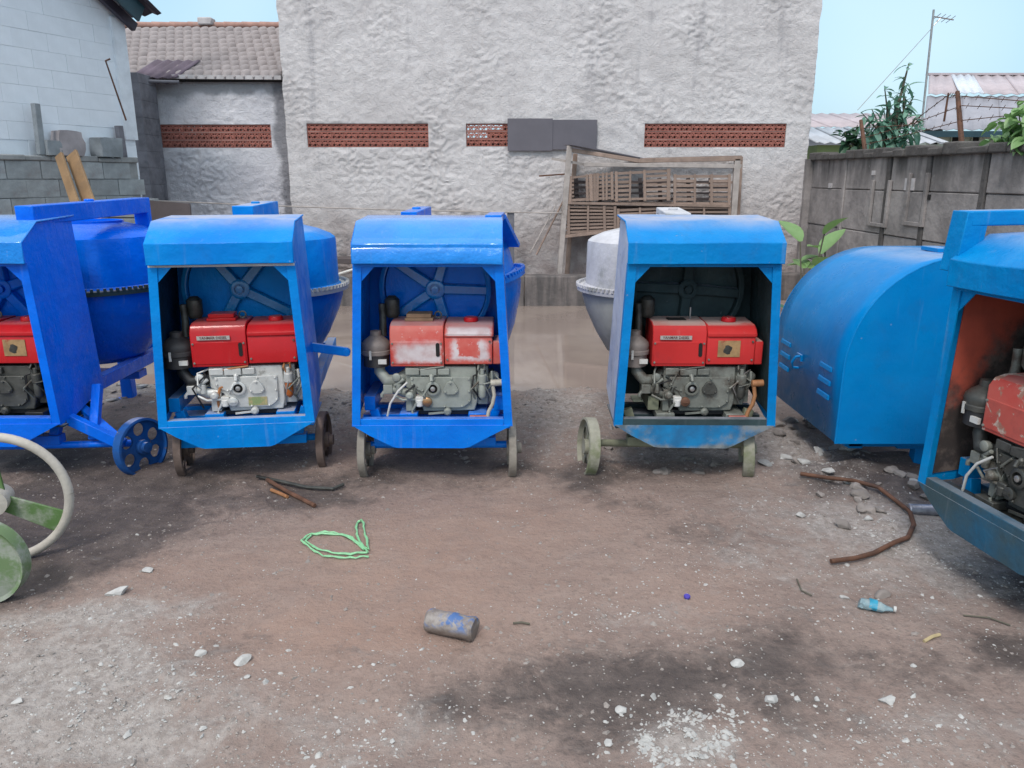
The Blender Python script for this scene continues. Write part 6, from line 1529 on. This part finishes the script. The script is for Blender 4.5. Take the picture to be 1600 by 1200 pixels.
# crushed bottle
s = NT('clear_blue_plastic'); PLM = s.fin(s.mix(s.ramp(s.noise(20, 3), .4, .6), (0.50, 0.62, 0.64), (0.36, 0.50, 0.55)), 0.18, s.bump(s.noise(40, 3), 0.01, 0.8), **{'Transmission Weight': 0.45, 'IOR': 1.2})
LBL = plain('teal_bottle_label', (0.03, 0.33, 0.50), 0.35, 0, 0.3, 50, 0.5, other=(0.35,0.55,0.62), oamt=(.55, .65))
bt = empty('crushed_bottle', (0, 0, 0), label='crushed clear plastic bottle with a blue label on the soil', cat='bottle')
a = G(1342, 948); b = G(1394, 957); A_ = Vector((a.x, a.y, 0.024)); B_ = Vector((b.x, b.y, 0.016)); m = MB(); n_ = 12
pts = [A_.lerp(B_, t / 10) for t in range(11)]; rd = [0.022, 0.027, 0.024, 0.026, 0.021, 0.026, 0.024, 0.020, 0.012, 0.009, 0.009]
m.tube(pts, rd, n_); m.v = [(v[0] + 0.009 * N3(v[0]*60, v[1]*60, v[2]*60), v[1] + 0.006 * N3(v[0]*50, v[1]*50, 5), max(gz_(v[0], v[1]) + .001, 0.72 * v[2] + 0.005 * N3(v[0]*70, v[1]*70, 3))) for v in m.v]; m.build('bottle_body', PLM, bt)
m = MB(); m.tube([A_.lerp(B_, t) for t in (0.28, 0.36, 0.45, 0.52)], [0.027, 0.0265, 0.0265, 0.027], n_); m.v = [(v[0], v[1], 0.74 * v[2] + 0.003) for v in m.v]; m.build('bottle_label', LBL, bt)
m = MB(); m.tube([B_.lerp(A_, -0.02), B_.lerp(A_, -0.10)], 0.011, 12); m.build('bottle_cap', M['white_part'], bt)
# small bits
q = gp(1073, 938, 0.005); m = MB(); m.lathe([(0.012, 0), (0.0125, 0.006), (0.010, 0.009)], 16, Matrix.Translation(q) @ Matrix.Rotation(0.3, 4, 'X')); tag(m.build('bottle_cap', plain('violet_blue_cap', (0.06, 0.04, 0.36), 0.4)), 'tiny violet blue cap on the soil', 'cap')
m = MB(); m.tube([gp(1443, 1008, 0.006), gp(1455, 1003, 0.008), gp(1467, 999, 0.006)], 0.006, 6); tag(m.build('wood_chip', plain('pale_straw_stick', (0.50, 0.40, 0.22), 0.8)), 'short pale yellow stick on the soil at lower right', 'stick')
m = MB(); m.tube([gp(1505, 962, 0.006), gp(1545, 970, 0.008), gp(1578, 981, 0.006)], 0.003, 5); tag(m.build('dry_twig', M['stem']), 'long thin dry twig below the near mixer', 'twig')
m = MB(); m.tube([gp(802, 976, 0.006), gp(815, 973, 0.008), gp(828, 975, 0.006)], 0.004, 5); tag(m.build('dry_twig', M['stem']), 'short dark twig right of the concrete cylinder', 'twig')
m = MB(); m.tube([gp(1245, 905, 0.006), gp(1252, 925, 0.008), gp(1268, 933, 0.006)], 0.003, 5); tag(m.build('dry_twig', M['stem']), 'curved dark twig left of the crushed bottle', 'twig')
